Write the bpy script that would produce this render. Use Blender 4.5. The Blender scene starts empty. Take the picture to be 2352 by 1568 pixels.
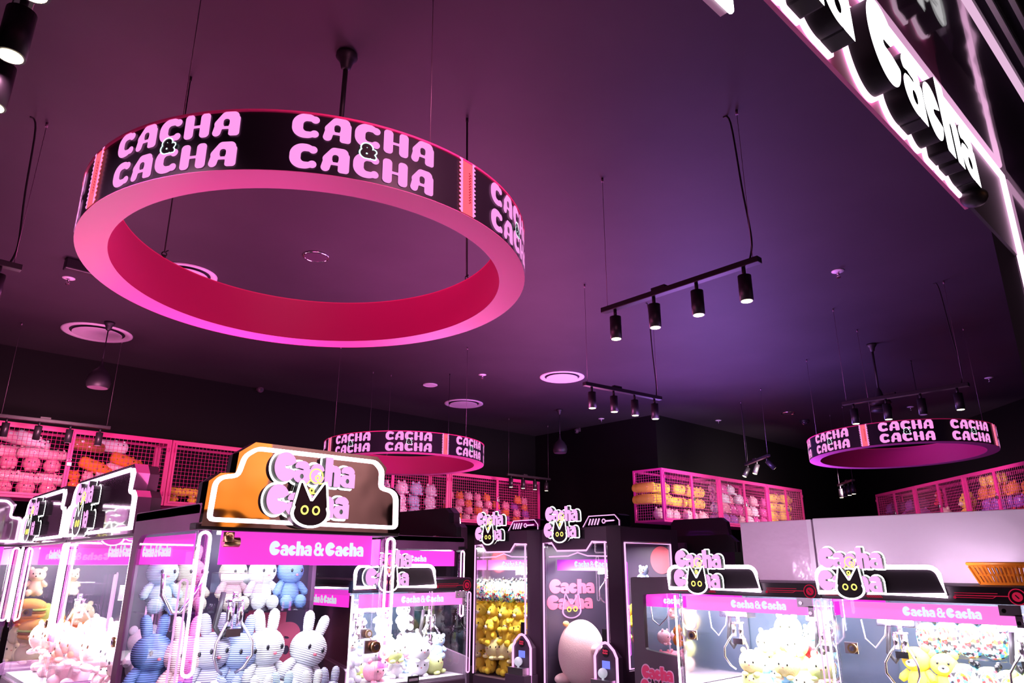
import bpy, math, random
import numpy as np
from mathutils import Vector, Matrix

random.seed(11)
rnd = random.random
PI = math.pi
SC = bpy.context.scene
COL = SC.collection

# ------------------------------------------------------------------ camera
F_PX = 1621.35
TH, RO, AZ = math.radians(17.7092), math.radians(.1827), math.radians(47.174)
CAM = np.array([0, 0, 1.65])
_c, _s = math.cos(TH), math.sin(TH)
_r = np.array([1, 0, 0.]); _u = np.array([0, -_s, _c]); _w = np.array([0, _c, _s])
_r, _u = math.cos(RO)*_r + math.sin(RO)*_u, -math.sin(RO)*_r + math.cos(RO)*_u
_M = np.array([[math.sin(AZ), math.cos(AZ), 0], [-math.cos(AZ), math.sin(AZ), 0], [0, 0, 1.]])
_r, _u, _w = _M@_r, _M@_u, _M@_w
cd = bpy.data.cameras.new('camera'); cam = bpy.data.objects.new('camera', cd); COL.objects.link(cam)
cam.matrix_world = Matrix(((_r[0], _u[0], -_w[0], 0), (_r[1], _u[1], -_w[1], 0), (_r[2], _u[2], -_w[2], 1.65), (0, 0, 0, 1)))
cd.sensor_width = 36; cd.lens = F_PX/2352*36; cd.clip_start = .02
SC.camera = cam

def ray(x, y): return _r*(x-1176)/F_PX + _u*(784-y)/F_PX + _w
def atz(x, y, z): d = ray(x, y); return Vector(CAM + d*(z-1.65)/d[2])
def aty(x, y, Y): d = ray(x, y); return Vector(CAM + d*Y/d[1])
def atx(x, y, X): d = ray(x, y); return Vector(CAM + d*X/d[0])

# ------------------------------------------------------------------ world, exposure
wd = bpy.data.worlds.new('world'); SC.world = wd; wd.use_nodes = True
wd.node_tree.nodes['Background'].inputs[0].default_value = (.30, .20, .40, 1)
wd.node_tree.nodes['Background'].inputs[1].default_value = .03
SC.view_settings.view_transform = 'Standard'; SC.view_settings.look = 'None'
SC.view_settings.exposure = 0; SC.view_settings.gamma = 1; SC.view_settings.use_curve_mapping = False
CEIL = 4.25
SC.cycles.transparent_max_bounces = 40

def area(name, loc, size, power, color, rot=(0, 0, 0), sy=None, parent=None, spread=None):
    l = bpy.data.lights.new(name, 'AREA'); l.energy = power; l.color = color; l.size = size
    if sy: l.shape = 'RECTANGLE'; l.size_y = sy
    if spread: l.spread = spread
    o = bpy.data.objects.new(name, l); COL.objects.link(o); o.location = loc; o.rotation_euler = rot
    if parent: o.parent = parent
    return o
def aim(name, loc, to, size, power, color, sy=None, spread=None):
    d = Vector(to)-Vector(loc); q = d.to_track_quat('-Z', 'Y')
    return area(name, loc, size, power, color, q.to_euler(), sy, None, spread)
# added upward fill lights, no fixtures, above the machine tops to wash the ceiling
UP = (PI, 0, 0)
for nm, x, y, z, s, pw, c in (
        ('ceiling_fill_left', 1.5, 4.3, 2.13, 1.0, 42, (1, .11, .46)),
        ('ceiling_fill_middle', 4.0, 5.2, 2.2, 1.2, 115, (.95, .18, .62)),
        ('ceiling_fill_centre', 5.9, 3.6, 2.15, 1.2, 40, (.62, .22, 1)),
        ('ceiling_fill_right', 8.5, 5.1, 2.15, 1.4, 165, (.42, .22, 1)),
        ('ceiling_fill_front', 4.6, 1.6, 1.97, .8, 8, (.62, .20, .9)),
        ('ceiling_fill_far', 6.9, 6.5, 2.2, 1.0, 80, (1, .24, .70)),
        ('ceiling_fill_back', 1.4, 7.6, 2.2, .8, 60, (1, .24, .60)),
        ('ceiling_fill_gold', 1.42, 3.22, 1.90, .55, 11, (1, .12, .46)),
        ):
    area(nm, (x, y, z), s, pw, c, UP)
# added fills without lamp bodies, aimed at the pink cages and gold-topped machine
AW = math.radians(110)
for nm, a, b, pw, c in (
        ('aimed_fill', (1.6, 7.9, 3.0), (1.7, 9.8, 2.7), 22, (1, .38, .55)), ('aimed_fill', (4.2, 7.9, 3.0), (4.2, 9.8, 2.7), 17, (1, .40, .55)),
        ('aimed_fill', (6.6, 8.1, 3.0), (6.6, 9.8, 2.7), 15, (1, .42, .6)), ('aimed_fill', (8.9, 8.1, 3.0), (8.9, 9.8, 2.7), 15, (1, .42, .6)),
        ('aimed_fill', (10.0, 5.1, 3.0), (10.6, 6.8, 2.7), 30, (1, .86, .80)), ('aimed_fill', (12.6, 5.1, 3.0), (13.0, 6.8, 2.7), 28, (1, .78, .85)),
        ('aimed_fill', (12.9, 5.6, 3.0), (15.2, 4.9, 2.7), 12, (1, .60, .80)), ('aimed_fill', (11.9, 3.4, 3.0), (13.9, 3.6, 2.8), 13, (1, .60, .85)),
        ('aimed_fill', (.10, 2.2, 2.98), (1.0, 3.1, 1.6), 14, (1, .45, .72))):
    aim(nm, a, b, .35, pw, c, spread=AW)
aim('ring_fill', (1.3, .75, 3.30), (2.0, 3.6, 3.05), .5, 9, (1, .30, .55), spread=math.radians(80))  # added unseen fill that brightens the near ring's inner face

# ------------------------------------------------------------------ materials
MATS = {}
def principled(name, col, rough=.5, metal=0, emit=None, es=0, coat=0, spec=.5):
    if name in MATS: return MATS[name]
    m = bpy.data.materials.new(name); m.use_nodes = True
    b = m.node_tree.nodes['Principled BSDF']
    b.inputs['Base Color'].default_value = (*col, 1); b.inputs['Roughness'].default_value = rough
    b.inputs['Metallic'].default_value = metal; b.inputs['Specular IOR Level'].default_value = spec
    b.inputs['Coat Weight'].default_value = coat
    if emit: b.inputs['Emission Color'].default_value = (*emit, 1); b.inputs['Emission Strength'].default_value = es
    MATS[name] = m; return m
def nodes(m): return m.node_tree.nodes, m.node_tree.links, m.node_tree.nodes['Principled BSDF']
def bump(m, scale, strength, kind='noise', dist=.01, rough_var=None):
    n, l, b = nodes(m)
    tc = n.new('ShaderNodeTexCoord')
    t = n.new('ShaderNodeTexNoise'); t.inputs['Scale'].default_value = scale; t.inputs['Detail'].default_value = 3
    bp = n.new('ShaderNodeBump'); bp.inputs['Strength'].default_value = strength; bp.inputs['Distance'].default_value = dist
    l.new(tc.outputs['Object'], t.inputs['Vector']); l.new(t.outputs['Fac'], bp.inputs['Height']); l.new(bp.outputs['Normal'], b.inputs['Normal'])
    if rough_var:
        mr = n.new('ShaderNodeMapRange'); mr.inputs['To Min'].default_value = rough_var[0]; mr.inputs['To Max'].default_value = rough_var[1]
        l.new(t.outputs['Fac'], mr.inputs['Value']); l.new(mr.outputs['Result'], b.inputs['Roughness'])
    return m
def mottled(m, c2, scale, lo=.4, hi=.7):
    n, l, b = nodes(m); c1 = tuple(b.inputs['Base Color'].default_value)
    tc = n.new('ShaderNodeTexCoord'); t = n.new('ShaderNodeTexNoise'); t.inputs['Scale'].default_value = scale; t.inputs['Detail'].default_value = 4
    r = n.new('ShaderNodeValToRGB'); r.color_ramp.elements[0].position = lo; r.color_ramp.elements[1].position = hi
    r.color_ramp.elements[0].color = c1; r.color_ramp.elements[1].color = (*c2, 1)
    l.new(tc.outputs['Object'], t.inputs['Vector']); l.new(t.outputs['Fac'], r.inputs['Fac']); l.new(r.outputs['Color'], b.inputs['Base Color'])
    return m
def emis(name, col, s):
    if name in MATS: return MATS[name]
    m = bpy.data.materials.new(name); m.use_nodes = True; n = m.node_tree.nodes; n.clear()
    e = n.new('ShaderNodeEmission'); o = n.new('ShaderNodeOutputMaterial')
    e.inputs[0].default_value = (*col, 1); e.inputs[1].default_value = s
    m.node_tree.links.new(e.outputs[0], o.inputs[0]); MATS[name] = m; return m
def glassy(name, tint=(1, 1, 1), refl=1.0, rough=.02, bumpy=0, ior=1.45, scale=12):
    if name in MATS: return MATS[name]
    m = bpy.data.materials.new(name); m.use_nodes = True; n = m.node_tree.nodes; l = m.node_tree.links; n.clear()
    o = n.new('ShaderNodeOutputMaterial'); mx = n.new('ShaderNodeMixShader'); t = n.new('ShaderNodeBsdfTransparent'); g = n.new('ShaderNodeBsdfGlossy')
    f = n.new('ShaderNodeFresnel'); f.inputs[0].default_value = ior
    mu = n.new('ShaderNodeMath'); mu.operation = 'MULTIPLY'; mu.inputs[1].default_value = refl; mu.use_clamp = True
    t.inputs[0].default_value = (*tint, 1); g.inputs['Roughness'].default_value = rough
    ge = n.new('ShaderNodeNewGeometry'); sb = n.new('ShaderNodeMath'); sb.operation = 'SUBTRACT'; sb.inputs[0].default_value = 1; sb.use_clamp = True
    m2 = n.new('ShaderNodeMath'); m2.operation = 'MULTIPLY'
    l.new(ge.outputs['Backfacing'], sb.inputs[1]); l.new(sb.outputs[0], m2.inputs[1]); l.new(mu.outputs[0], m2.inputs[0])
    l.new(f.outputs[0], mu.inputs[0]); l.new(m2.outputs[0], mx.inputs[0]); l.new(t.outputs[0], mx.inputs[1]); l.new(g.outputs[0], mx.inputs[2]); l.new(mx.outputs[0], o.inputs[0])
    if bumpy:
        tc = n.new('ShaderNodeTexCoord'); t2 = n.new('ShaderNodeTexNoise'); t2.inputs['Scale'].default_value = scale; bp = n.new('ShaderNodeBump'); bp.inputs['Strength'].default_value = bumpy; bp.inputs['Distance'].default_value = .02
        l.new(tc.outputs['Object'], t2.inputs['Vector']); l.new(t2.outputs['Fac'], bp.inputs['Height']); l.new(bp.outputs['Normal'], g.inputs['Normal']); l.new(bp.outputs['Normal'], f.inputs['Normal'])
    MATS[name] = m; return m

BLACK = bump(principled('black_panel', (.105, .06, .10), .42), 9, .03, rough_var=(.34, .5))
MATTE = principled('black_matte_metal', (.02, .017, .022), .45)
TRACKM = principled('black_track_metal', (.018, .013, .018), .38)
PURP = principled('plum_cabinet', (.20, .09, .20), .5)
mottled(PURP, (.24, .11, .24), 5)
CABLE = principled('black_cable', (.012, .008, .012), .5)
WIRE = principled('steel_wire', (.25, .16, .22), .4, .6)
CHROME = principled('chrome', (.75, .7, .75), .14, 1)
STEEL = principled('brushed_steel', (.62, .58, .62), .33, 1)
BRASS = principled('brass', (.55, .38, .18), .3, 1)
PINKM = principled('pink_cage_paint', (.74, .045, .27), .42)
CEILM = bump(principled('ceiling_paint', (.040, .031, .040), .6, spec=.3), 2.2, .04, dist=.05)
mottled(CEILM, (.047, .037, .047), 1.3)
WALLM = principled('wall_paint', (.0032, .0022, .0036), .7, spec=.2)
FLOORM = principled('floor_tiles', (.22, .20, .22), .35)
WHITEP = principled('white_plastic', (.80, .70, .80), .4)
CLEAR = glassy('clear_glass', (.97, .97, .98), 1.0)
ACRYL = glassy('clear_acrylic', (.93, .95, .96), 1.6, .04)
PINKACR = glassy('pink_acrylic', (.95, .55, .88), 1.6, .05)
PURPACR = glassy('purple_acrylic', (.45, .16, .65), 1.5, .05)
BAG = glassy('plastic_bag', (.94, .90, .94), 1.5, .12, bumpy=1.0, scale=14)
NEON = emis('neon_white_pink', (1, .66, .92), 11)
NEONP = emis('neon_soft_pink', (1, .40, .88), 1.7)
NEONV = emis('neon_violet', (.82, .12, 1), 1.6)
LETTER = emis('letter_pink_face', (1, .38, .88), 1.35)
LETSIDE = principled('letter_black_return', (.010, .008, .011), .5, spec=.2)
HALO = emis('logo_white_backlight', (.97, 1, .97), 5)
CATBLK = principled('cat_black_face', (.02, .013, .022), .4)
YELLOWE = emis('yellow_eye_light', (1, .92, .18), 1.5)
BANNER = principled('magenta_banner', (.80, .05, .55), .4, emit=(1, .06, .75), es=.95)  # emission stands in for cabinet light coming through the banner
BANTXT = emis('banner_white_text', (.86, .96, 1), 1.1)
LEDTXT = emis('led_screen_pink', (1, .31, .78), 1.12)
LEDRED = emis('led_screen_coral', (1, .13, .20), 1.1)
LEDWHT = emis('led_screen_white', (.75, 1, .98), 1.3)
REDLINE = emis('red_circuit_print', (.85, .02, .09), .5)
LAMPW = emis('warm_lamp_lens', (1, .86, .52), 9)
EYE = principled('plush_eye_black', (.01, .01, .014), .25)
NOSE = principled('plush_nose_pink', (.55, .12, .16), .5)
TUBEW = emis('white_led_tube', (.95, .95, 1), 6)

# ------------------------------------------------------------------ mesh builder
class MB:
    def __init__(s): s.v = []; s.f = []; s.m = []; s.sm = []
    def add(s, vs, fs, mi=0, sm=False, M=None):
        o = len(s.v)
        s.v += [tuple(M@Vector(p)) if M else tuple(p) for p in vs]
        for f in fs: s.f.append([i+o for i in f]); s.m.append(mi); s.sm.append(sm)
        return s
    def box(s, x0, y0, z0, x1, y1, z1, mi=0, M=None):
        v = [(x0, y0, z0), (x1, y0, z0), (x1, y1, z0), (x0, y1, z0), (x0, y0, z1), (x1, y0, z1), (x1, y1, z1), (x0, y1, z1)]
        return s.add(v, [(0, 3, 2, 1), (4, 5, 6, 7), (0, 1, 5, 4), (1, 2, 6, 5), (2, 3, 7, 6), (3, 0, 4, 7)], mi, False, M)
    def bar(s, a, b, w, mi=0):
        return s.tube([a, b], w*.7071, 4, mi=mi, sm=False, rot=PI/4)
    def tube(s, pts, r, n=8, closed=False, mi=0, sm=True, caps=True, rot=0, radii=None):
        P = [Vector(p) for p in pts]; N = len(P); rings = []
        up = None
        for i in range(N):
            if closed: t = (P[(i+1) % N]-P[i-1])
            else: t = P[min(i+1, N-1)]-P[max(i-1, 0)]
            t.normalize()
            if up is None:
                up = Vector((0, 0, 1)) if abs(t.z) < .9 else Vector((1, 0, 0))
            x = up - t*up.dot(t)
            if x.length < 1e-6: x = t.orthogonal()
            x.normalize(); y = t.cross(x); up = x
            rr = radii[i] if radii else r
            rings.append([P[i]+x*math.cos(rot+2*PI*k/n)*rr+y*math.sin(rot+2*PI*k/n)*rr for k in range(n)])
        vs = [q for ring in rings for q in ring]; fs = []
        for i in range(N if closed else N-1):
            a, b = i*n, ((i+1) % N)*n
            for k in range(n): fs.append((a+k, a+(k+1) % n, b+(k+1) % n, b+k))
        s.add(vs, fs, mi, sm)
        if caps and not closed:
            o = len(s.v)-len(vs)
            s.f.append([o+k for k in reversed(range(n))]); s.m.append(mi); s.sm.append(False)
            s.f.append([o+(N-1)*n+k for k in range(n)]); s.m.append(mi); s.sm.append(False)
        return s
    def cyl(s, a, b, r0, r1=None, n=20, mi=0, sm=True):
        r1 = r0 if r1 is None else r1
        return s.tube([a, b], r0, n, mi=mi, sm=sm, radii=[r0, r1])
    def sph(s, c, r, M=None, seg=18, ring=12, mi=0, fn=None):
        if not hasattr(r, '__len__'): r = (r, r, r)
        vs = []; fs = []
        R = M or Matrix.Identity(3)
        for i in range(ring+1):
            th = PI*i/ring
            for j in range(seg):
                ph = 2*PI*j/seg
                p = Vector((math.sin(th)*math.cos(ph), math.sin(th)*math.sin(ph), math.cos(th)))
                k = fn(p) if fn else 1
                p = Vector((p.x*r[0]*k, p.y*r[1]*k, p.z*r[2]*k))
                vs.append(Vector(c)+(R@p))
        for i in range(ring):
            for j in range(seg):
                fs.append((i*seg+j, (i+1)*seg+j, (i+1)*seg+(j+1) % seg, i*seg+(j+1) % seg))
        return s.add(vs, fs, mi, True)
    def lathe(s, prof, c=(0, 0, 0), n=28, mi=0, sm=True):
        vs = []; fs = []
        for (r, z) in prof:
            for k in range(n): vs.append((c[0]+r*math.cos(2*PI*k/n), c[1]+r*math.sin(2*PI*k/n), c[2]+z))
        for i in range(len(prof)-1):
            for k in range(n): fs.append((i*n+k, i*n+(k+1) % n, (i+1)*n+(k+1) % n, (i+1)*n+k))
        return s.add(vs, fs, mi, sm)
    def prism(s, poly, y0, y1, mi=0, plane='xz'):
        n = len(poly)
        if plane == 'xz': a = [(p[0], y0, p[1]) for p in poly]; b = [(p[0], y1, p[1]) for p in poly]
        elif plane == 'yz': a = [(y0, p[0], p[1]) for p in poly]; b = [(y1, p[0], p[1]) for p in poly]
        else: a = [(p[0], p[1], y0) for p in poly]; b = [(p[0], p[1], y1) for p in poly]
        fs = [tuple(range(n)), tuple(reversed(range(n, 2*n)))]+[(i, i+n, (i+1) % n+n, (i+1) % n) for i in range(n)]
        return s.add(a+b, fs, mi)
    def mesh(s, name, mats):
        me = bpy.data.meshes.new(name); me.from_pydata(s.v, [], s.f)
        for m in (mats if isinstance(mats, (list, tuple)) else [mats]): me.materials.append(m)
        me.polygons.foreach_set('material_index', s.m); me.polygons.foreach_set('use_smooth', s.sm)
        me.update(); return me
    def obj(s, name, mats, parent=None, bevel=0, loc=None, fix=False):
        me = s.mesh(name, mats)
        o = bpy.data.objects.new(name, me); COL.objects.link(o)
        if parent: o.parent = parent
        if loc is not None: o.location = loc
        if bevel:
            b = o.modifiers.new('bevel', 'BEVEL'); b.width = bevel; b.segments = 2; b.limit_method = 'ANGLE'
        return o
def tag(o, label=None, cat=None, group=None, kind=None):
    if label: o['label'] = label
    if cat: o['category'] = cat
    if group: o['group'] = group
    if kind: o['kind'] = kind
    return o
def thing(name, label, cat, loc=(0, 0, 0), rz=0, group=None):
    o = bpy.data.objects.new(name, None); COL.objects.link(o); o.location = loc; o.rotation_euler = (0, 0, rz)
    o.empty_display_size = .05
    return tag(o, label, cat, group)
def inst(name, me, parent=None, loc=(0, 0, 0), sc=1, rot=(0, 0, 0)):
    o = bpy.data.objects.new(name, me); COL.objects.link(o)
    if parent: o.parent = parent
    o.location = loc; o.rotation_euler = rot
    o.scale = sc if hasattr(sc, '__len__') else (sc, sc, sc)
    return o
CH = {}
def copy_tree(o, parent=None):
    c = o.copy(); COL.objects.link(c)
    if parent: c.parent = parent
    for ch in list(o.children): copy_tree(ch, c)
    return c
ORD = ['first', 'second', 'third', 'fourth', 'fifth', 'sixth', 'seventh', 'eighth', 'ninth', 'tenth', 'eleventh', 'twelfth', 'thirteenth', 'fourteenth', 'fifteenth', 'sixteenth']

# ------------------------------------------------------------------ signed-distance lettering
def s_circle(X, Y, cx, cy, r): return np.hypot(X-cx, Y-cy)-r
def s_ell(X, Y, cx, cy, rx, ry): return (np.hypot((X-cx)/rx, (Y-cy)/ry)-1)*min(rx, ry)
def s_box(X, Y, x0, y0, x1, y1, r=0):
    cx, cy, hx, hy = (x0+x1)/2, (y0+y1)/2, (x1-x0)/2-r, (y1-y0)/2-r
    qx, qy = np.abs(X-cx)-hx, np.abs(Y-cy)-hy
    return np.hypot(np.maximum(qx, 0), np.maximum(qy, 0))+np.minimum(np.maximum(qx, qy), 0)-r
def s_seg(X, Y, ax, ay, bx, by, r):
    px, py, dx, dy = X-ax, Y-ay, bx-ax, by-ay
    t = np.clip((px*dx+py*dy)/(dx*dx+dy*dy), 0, 1)
    return np.hypot(px-t*dx, py-t*dy)-r
def s_poly(X, Y, P):
    d = np.full(X.shape, 1e9); sgn = np.ones(X.shape); n = len(P)
    for i in range(n):
        ax, ay = P[i]; bx, by = P[(i+1) % n]
        d = np.minimum(d, s_seg(X, Y, ax, ay, bx, by, 0))
        c = ((ay > Y) != (by > Y)) & (X < (bx-ax)*(Y-ay)/((by-ay) if by != ay else 1e-9)+ax)
        sgn = np.where(c, -sgn, sgn)
    return d*sgn
U = lambda *a: np.minimum.reduce(a)
S = lambda a, b: np.maximum(a, -b)
I = lambda a, b: np.maximum(a, b)

def sdf_cells(F, x0, x1, y0, y1, h, merge=True):
    nx, ny = int(math.ceil((x1-x0)/h)), int(math.ceil((y1-y0)/h))
    xs = x0+np.arange(nx+1)*h; ys = y0+np.arange(ny+1)*h
    X, Y = np.meshgrid(xs, ys); D = F(X, Y)
    verts = []; key = {}; faces = []; edges = []
    def vid(p):
        k = (round(p[0], 5), round(p[1], 5))
        if k not in key: key[k] = len(verts); verts.append(k)
        return key[k]
    ins = D < 0
    for j in range(ny):
        run = None
        row = ins[j]; row2 = ins[j+1]
        for i in range(nx):
            a, b, c, d = row[i], row[i+1], row2[i+1], row2[i]
            s = int(a)+int(b)+int(c)+int(d)
            if s == 4:
                if merge:
                    if run is None: run = i
                else: faces.append([vid((xs[i], ys[j])), vid((xs[i+1], ys[j])), vid((xs[i+1], ys[j+1])), vid((xs[i], ys[j+1]))])
                continue
            if run is not None:
                faces.append([vid((xs[run], ys[j])), vid((xs[i], ys[j])), vid((xs[i], ys[j+1])), vid((xs[run], ys[j+1]))]); run = None
            if s == 0: continue
            cor = [(xs[i], ys[j], D[j, i]), (xs[i+1], ys[j], D[j, i+1]), (xs[i+1], ys[j+1], D[j+1, i+1]), (xs[i], ys[j+1], D[j+1, i])]
            poly = []; cr = []
            for k in range(4):
                p, q = cor[k], cor[(k+1) % 4]
                if p[2] < 0: poly.append(vid(p[:2]))
                if (p[2] < 0) != (q[2] < 0):
                    t = p[2]/(p[2]-q[2]); v = vid((p[0]+(q[0]-p[0])*t, p[1]+(q[1]-p[1])*t)); poly.append(v); cr.append((v, p[2] < 0))
            poly = [v for k, v in enumerate(poly) if v != poly[k-1]]
            if len(poly) >= 3: faces.append(poly)
            for k in range(len(cr)):
                if cr[k][1]:
                    v2 = cr[(k+1) % len(cr)][0]
                    if v2 != cr[k][0]: edges.append((cr[k][0], v2))
        if run is not None:
            faces.append([vid((xs[run], ys[j])), vid((xs[nx], ys[j])), vid((xs[nx], ys[j+1])), vid((xs[run], ys[j+1]))])
    return verts, faces, edges
def sdf_mesh(name, F, bb, h, y_front, y_back, mats, plane='xz', back=True):
    """solid plate: front face (material 0) at y_front, sides and back (material 1)"""
    v, f, e = sdf_cells(F, *bb, h)
    n = len(v); mb = MB()
    if plane == 'xz': A = [(p[0], y_front, p[1]) for p in v]; B = [(p[0], y_back, p[1]) for p in v]
    else: A = [(y_front, p[0], p[1]) for p in v]; B = [(y_back, p[0], p[1]) for p in v]
    mb.add(A+B, f, 0)
    side = 1 if isinstance(mats, (list, tuple)) and len(mats) > 1 else 0
    if abs(y_front-y_back) > 1e-6:
        for a, b in e: mb.f.append([a, a+n, b+n, b]); mb.m.append(side); mb.sm.append(False)
        if back:
            for q in f: mb.f.append([i+n for i in reversed(q)]); mb.m.append(side); mb.sm.append(False)
    return mb.mesh(name, mats)

# chubby lower-case logo letters, cap height 1
def g_C(X, Y): return S(s_ell(X, Y, .41, .5, .40, .49), U(s_poly(X, Y, [(.44, .54), (.60, .55), (1.0, .86), (1.0, .30), (.60, .44), (.44, .46)]), s_circle(X, Y, .44, .5, .045)))
def g_a(X, Y):
    b = U(s_box(X, Y, .03, .38, .60, .75, .26), s_ell(X, Y, .29, .24, .29, .24), s_box(X, Y, .36, 0, .61, .50, .02))
    b = S(b, s_ell(X, Y, .31, .23, .070, .085))
    return S(b, U(s_seg(X, Y, -.05, .43, .20, .475, .030), s_seg(X, Y, .20, .475, .34, .455, .022)))
def g_c(X, Y): return S(s_ell(X, Y, .30, .36, .29, .36), s_poly(X, Y, [(.32, .40), (.75, .56), (.75, .24), (.32, .34)]))
def g_h(X, Y):
    b = U(s_box(X, Y, 0.01, 0, .30, 1.0, .03), s_box(X, Y, .05, .1, .63, .73, .24), s_box(X, Y, .37, 0, .63, .5, .02))
    return S(b, s_box(X, Y, .30, -.1, .37, .50, .03))
def g_amp(X, Y):
    b = U(s_ell(X, Y, .30, .70, .26, .27), s_ell(X, Y, .32, .29, .34, .31), s_seg(X, Y, .30, .62, .68, .06, .10), s_seg(X, Y, .52, .22, .70, .48, .09))
    b = S(b, U(s_ell(X, Y, .30, .73, .09, .10), s_ell(X, Y, .30, .28, .12, .12)))
    return I(b, -Y)
GL = {'C': (g_C, .86), 'a': (g_a, .64), 'c': (g_c, .62), 'h': (g_h, .66), '&': (g_amp, .74), ' ': (None, .22)}
def word(txt, track=-.03):
    out = []; x = 0
    for ch in txt:
        g, w = GL[ch]
        if g: out.append((ch, x))
        x += w+track
    return out, x
LINE1 = [('C', 0., 0.), ('a', .70, -.0), ('c', 1.28, -.01), ('h', 1.86, -.03), ('a', 2.46, -.03)]
LINE2 = [('C', -.16, -1.08), ('a', .54, -1.08), ('c', 1.12, -1.09), ('h', 1.68, -1.10), ('a', 2.30, -1.10)]
def f_logo(X, Y):
    d = np.full(X.shape, 1e9)
    for ch, x, y in LINE1+LINE2: d = np.minimum(d, GL[ch][0](X-x, Y-y))
    return U(d, f_cat(X, Y))
def f_cat(X, Y):
    head = U(s_ell(X, Y, 1.42, -.98, .60, .40), s_box(X, Y, .86, -1.12, 1.98, -.66, .12))
    e1 = s_poly(X, Y, [(.86, -.74), (1.02, -.02), (1.36, -.62)])-.03
    e2 = s_poly(X, Y, [(1.98, -.74), (1.88, -.02), (1.48, -.62)])-.03
    return U(head, e1, e2)
def f_eyes(X, Y): return U(*[np.abs(s_ell(X, Y, cx, -.88, .115, .125))-.028 for cx in (1.20, 1.62)])
def f_doodle(X, Y):
    return U(np.abs(s_circle(X, Y, 1.55, .28, .24))-.02, np.abs(s_circle(X, Y, 1.60, .22, .075))-.022, s_seg(X, Y, 1.62, .10, 1.70, .02, .02),
             s_seg(X, Y, 1.70, .02, 1.98, .10, .02), s_seg(X, Y, 1.34, .12, 1.22, -.02, .02), np.abs(s_circle(X, Y, 1.42, -.22, .07))-.028, s_seg(X, Y, 1.36, -.34, 1.58, -.30, .02))
LM = {}
for ch in 'Cach&':
    g, w = GL[ch]
    LM[ch] = sdf_mesh('letter_'+('amp' if ch == '&' else ch), g, (-.06, w+.12, -.06, 1.06), .022, -.34, -.06, [LETTER, LETSIDE])
    LM['flat'+ch] = sdf_mesh('banner_letter', g, (-.06, w+.12, -.06, 1.06), .03, 0, .02, [BANTXT, BANTXT])
LM['halo'] = sdf_mesh('logo_halo', lambda X, Y: f_logo(X, Y)-.065, (-.4, 3.3, -1.62, 1.15), .025, -.05, 0, [HALO, LETSIDE])
LM['ring'] = sdf_mesh('cat_outline', lambda X, Y: S(f_cat(X, Y)-.085, f_cat(X, Y)-.005), (.6, 2.25, -1.55, .15), .022, -.40, -.10, [HALO, LETSIDE])
LM['cat'] = sdf_mesh('cat_head', f_cat, (.75, 2.1, -1.45, .10), .022, -.385, -.10, [CATBLK, CATBLK])
LM['eyes'] = sdf_mesh('cat_eyes', f_eyes, (1.0, 1.82, -1.06, -.7), .014, -.40, -.38, [YELLOWE, YELLOWE])
LM['doodle'] = sdf_mesh('doodle', f_doodle, (1.1, 2.1, -.42, .58), .018, -.36, -.33, [YELLOWE, YELLOWE])
def logo(parent, x, y, z, unit, rz=0):
    """raised shop logo; x,z = left end of the first line's baseline"""
    k = {}
    inst('logo_backlight', LM['halo'], parent, (x, y, z), unit, (0, 0, rz))
    for ch, lx, lz in LINE1+LINE2:
        inst('letter', LM[ch], parent, (x+lx*unit*math.cos(rz), y+lx*unit*math.sin(rz), z+lz*unit), unit, (0, 0, rz))
    for nm, k in (('cat_head', 'cat'), ('cat_outline', 'ring'), ('cat_eyes', 'eyes'), ('doodle', 'doodle')):
        inst(nm, LM[k], parent, (x, y, z), unit, (0, 0, rz))
def banner_text(parent, txt, x, y, z, unit, rz=0):
    w, L = word(txt)
    for ch, lx in w: inst('letter', LM['flat'+ch], parent, (x+lx*unit*math.cos(rz), y+lx*unit*math.sin(rz), z), unit, (0, 0, rz))
    return L*unit

# ================================================================== the setting
def struct(name, mb, m, bevel=0):
    o = mb.obj(name, m, bevel=bevel); o['kind'] = 'structure'; return o
struct('floor', MB().box(-4, -8, -.1, 20, 12.2, 0), FLOORM)
struct('ceiling', MB().box(-4, .60, CEIL, 20, 12.2, CEIL+.1), CEILM)
struct('wall_back', MB().box(-4, 10.39, 0, 10.3, 10.6, CEIL), WALLM)
struct('wall_column', MB().box(10.3, 7.35, 0, 19.5, 10.6, CEIL), WALLM)
struct('wall_left', MB().box(-4, .8, 0, -3.9, 10.6, CEIL), WALLM)
dr = Vector((.722, .692, 0)); p0 = Vector((13.52, 2.52, 0))-dr*3.2; p1 = Vector((13.52, 2.52, 0))+dr*7.2; nn = Vector((.692, -.722, 0))
struct('wall_right', MB().prism([tuple(p0[:2]), tuple(p1[:2]), tuple((p1+nn*.2)[:2]), tuple((p0+nn*.2)[:2])], 0, CEIL, plane='xy'), WALLM)

# entrance portal: board above, black jamb at the right, glossy reveal outside it
GLOSSB = bump(principled('glossy_black_acrylic', (.012, .008, .014), .06, coat=1, spec=.8), 1.6, .25, dist=.04)
FASCIA = principled('pink_sign_board', (.92, .18, .50), .5)
struct('wall_front', MB().box(-4, .60, 3.40, 3.67, .667, 4.6), BLACK)
struct('wall_front_right', MB().box(3.67, .60, 0, 8, .667, 4.6), MATTE)
struct('ceiling_soffit', MB().box(-4, -.9, 3.43, 9, .60, 3.60), GLOSSB)
struct('wall_reveal', MB().box(3.70, -.35, 0, 3.95, .60, 3.43), GLOSSB)
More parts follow.
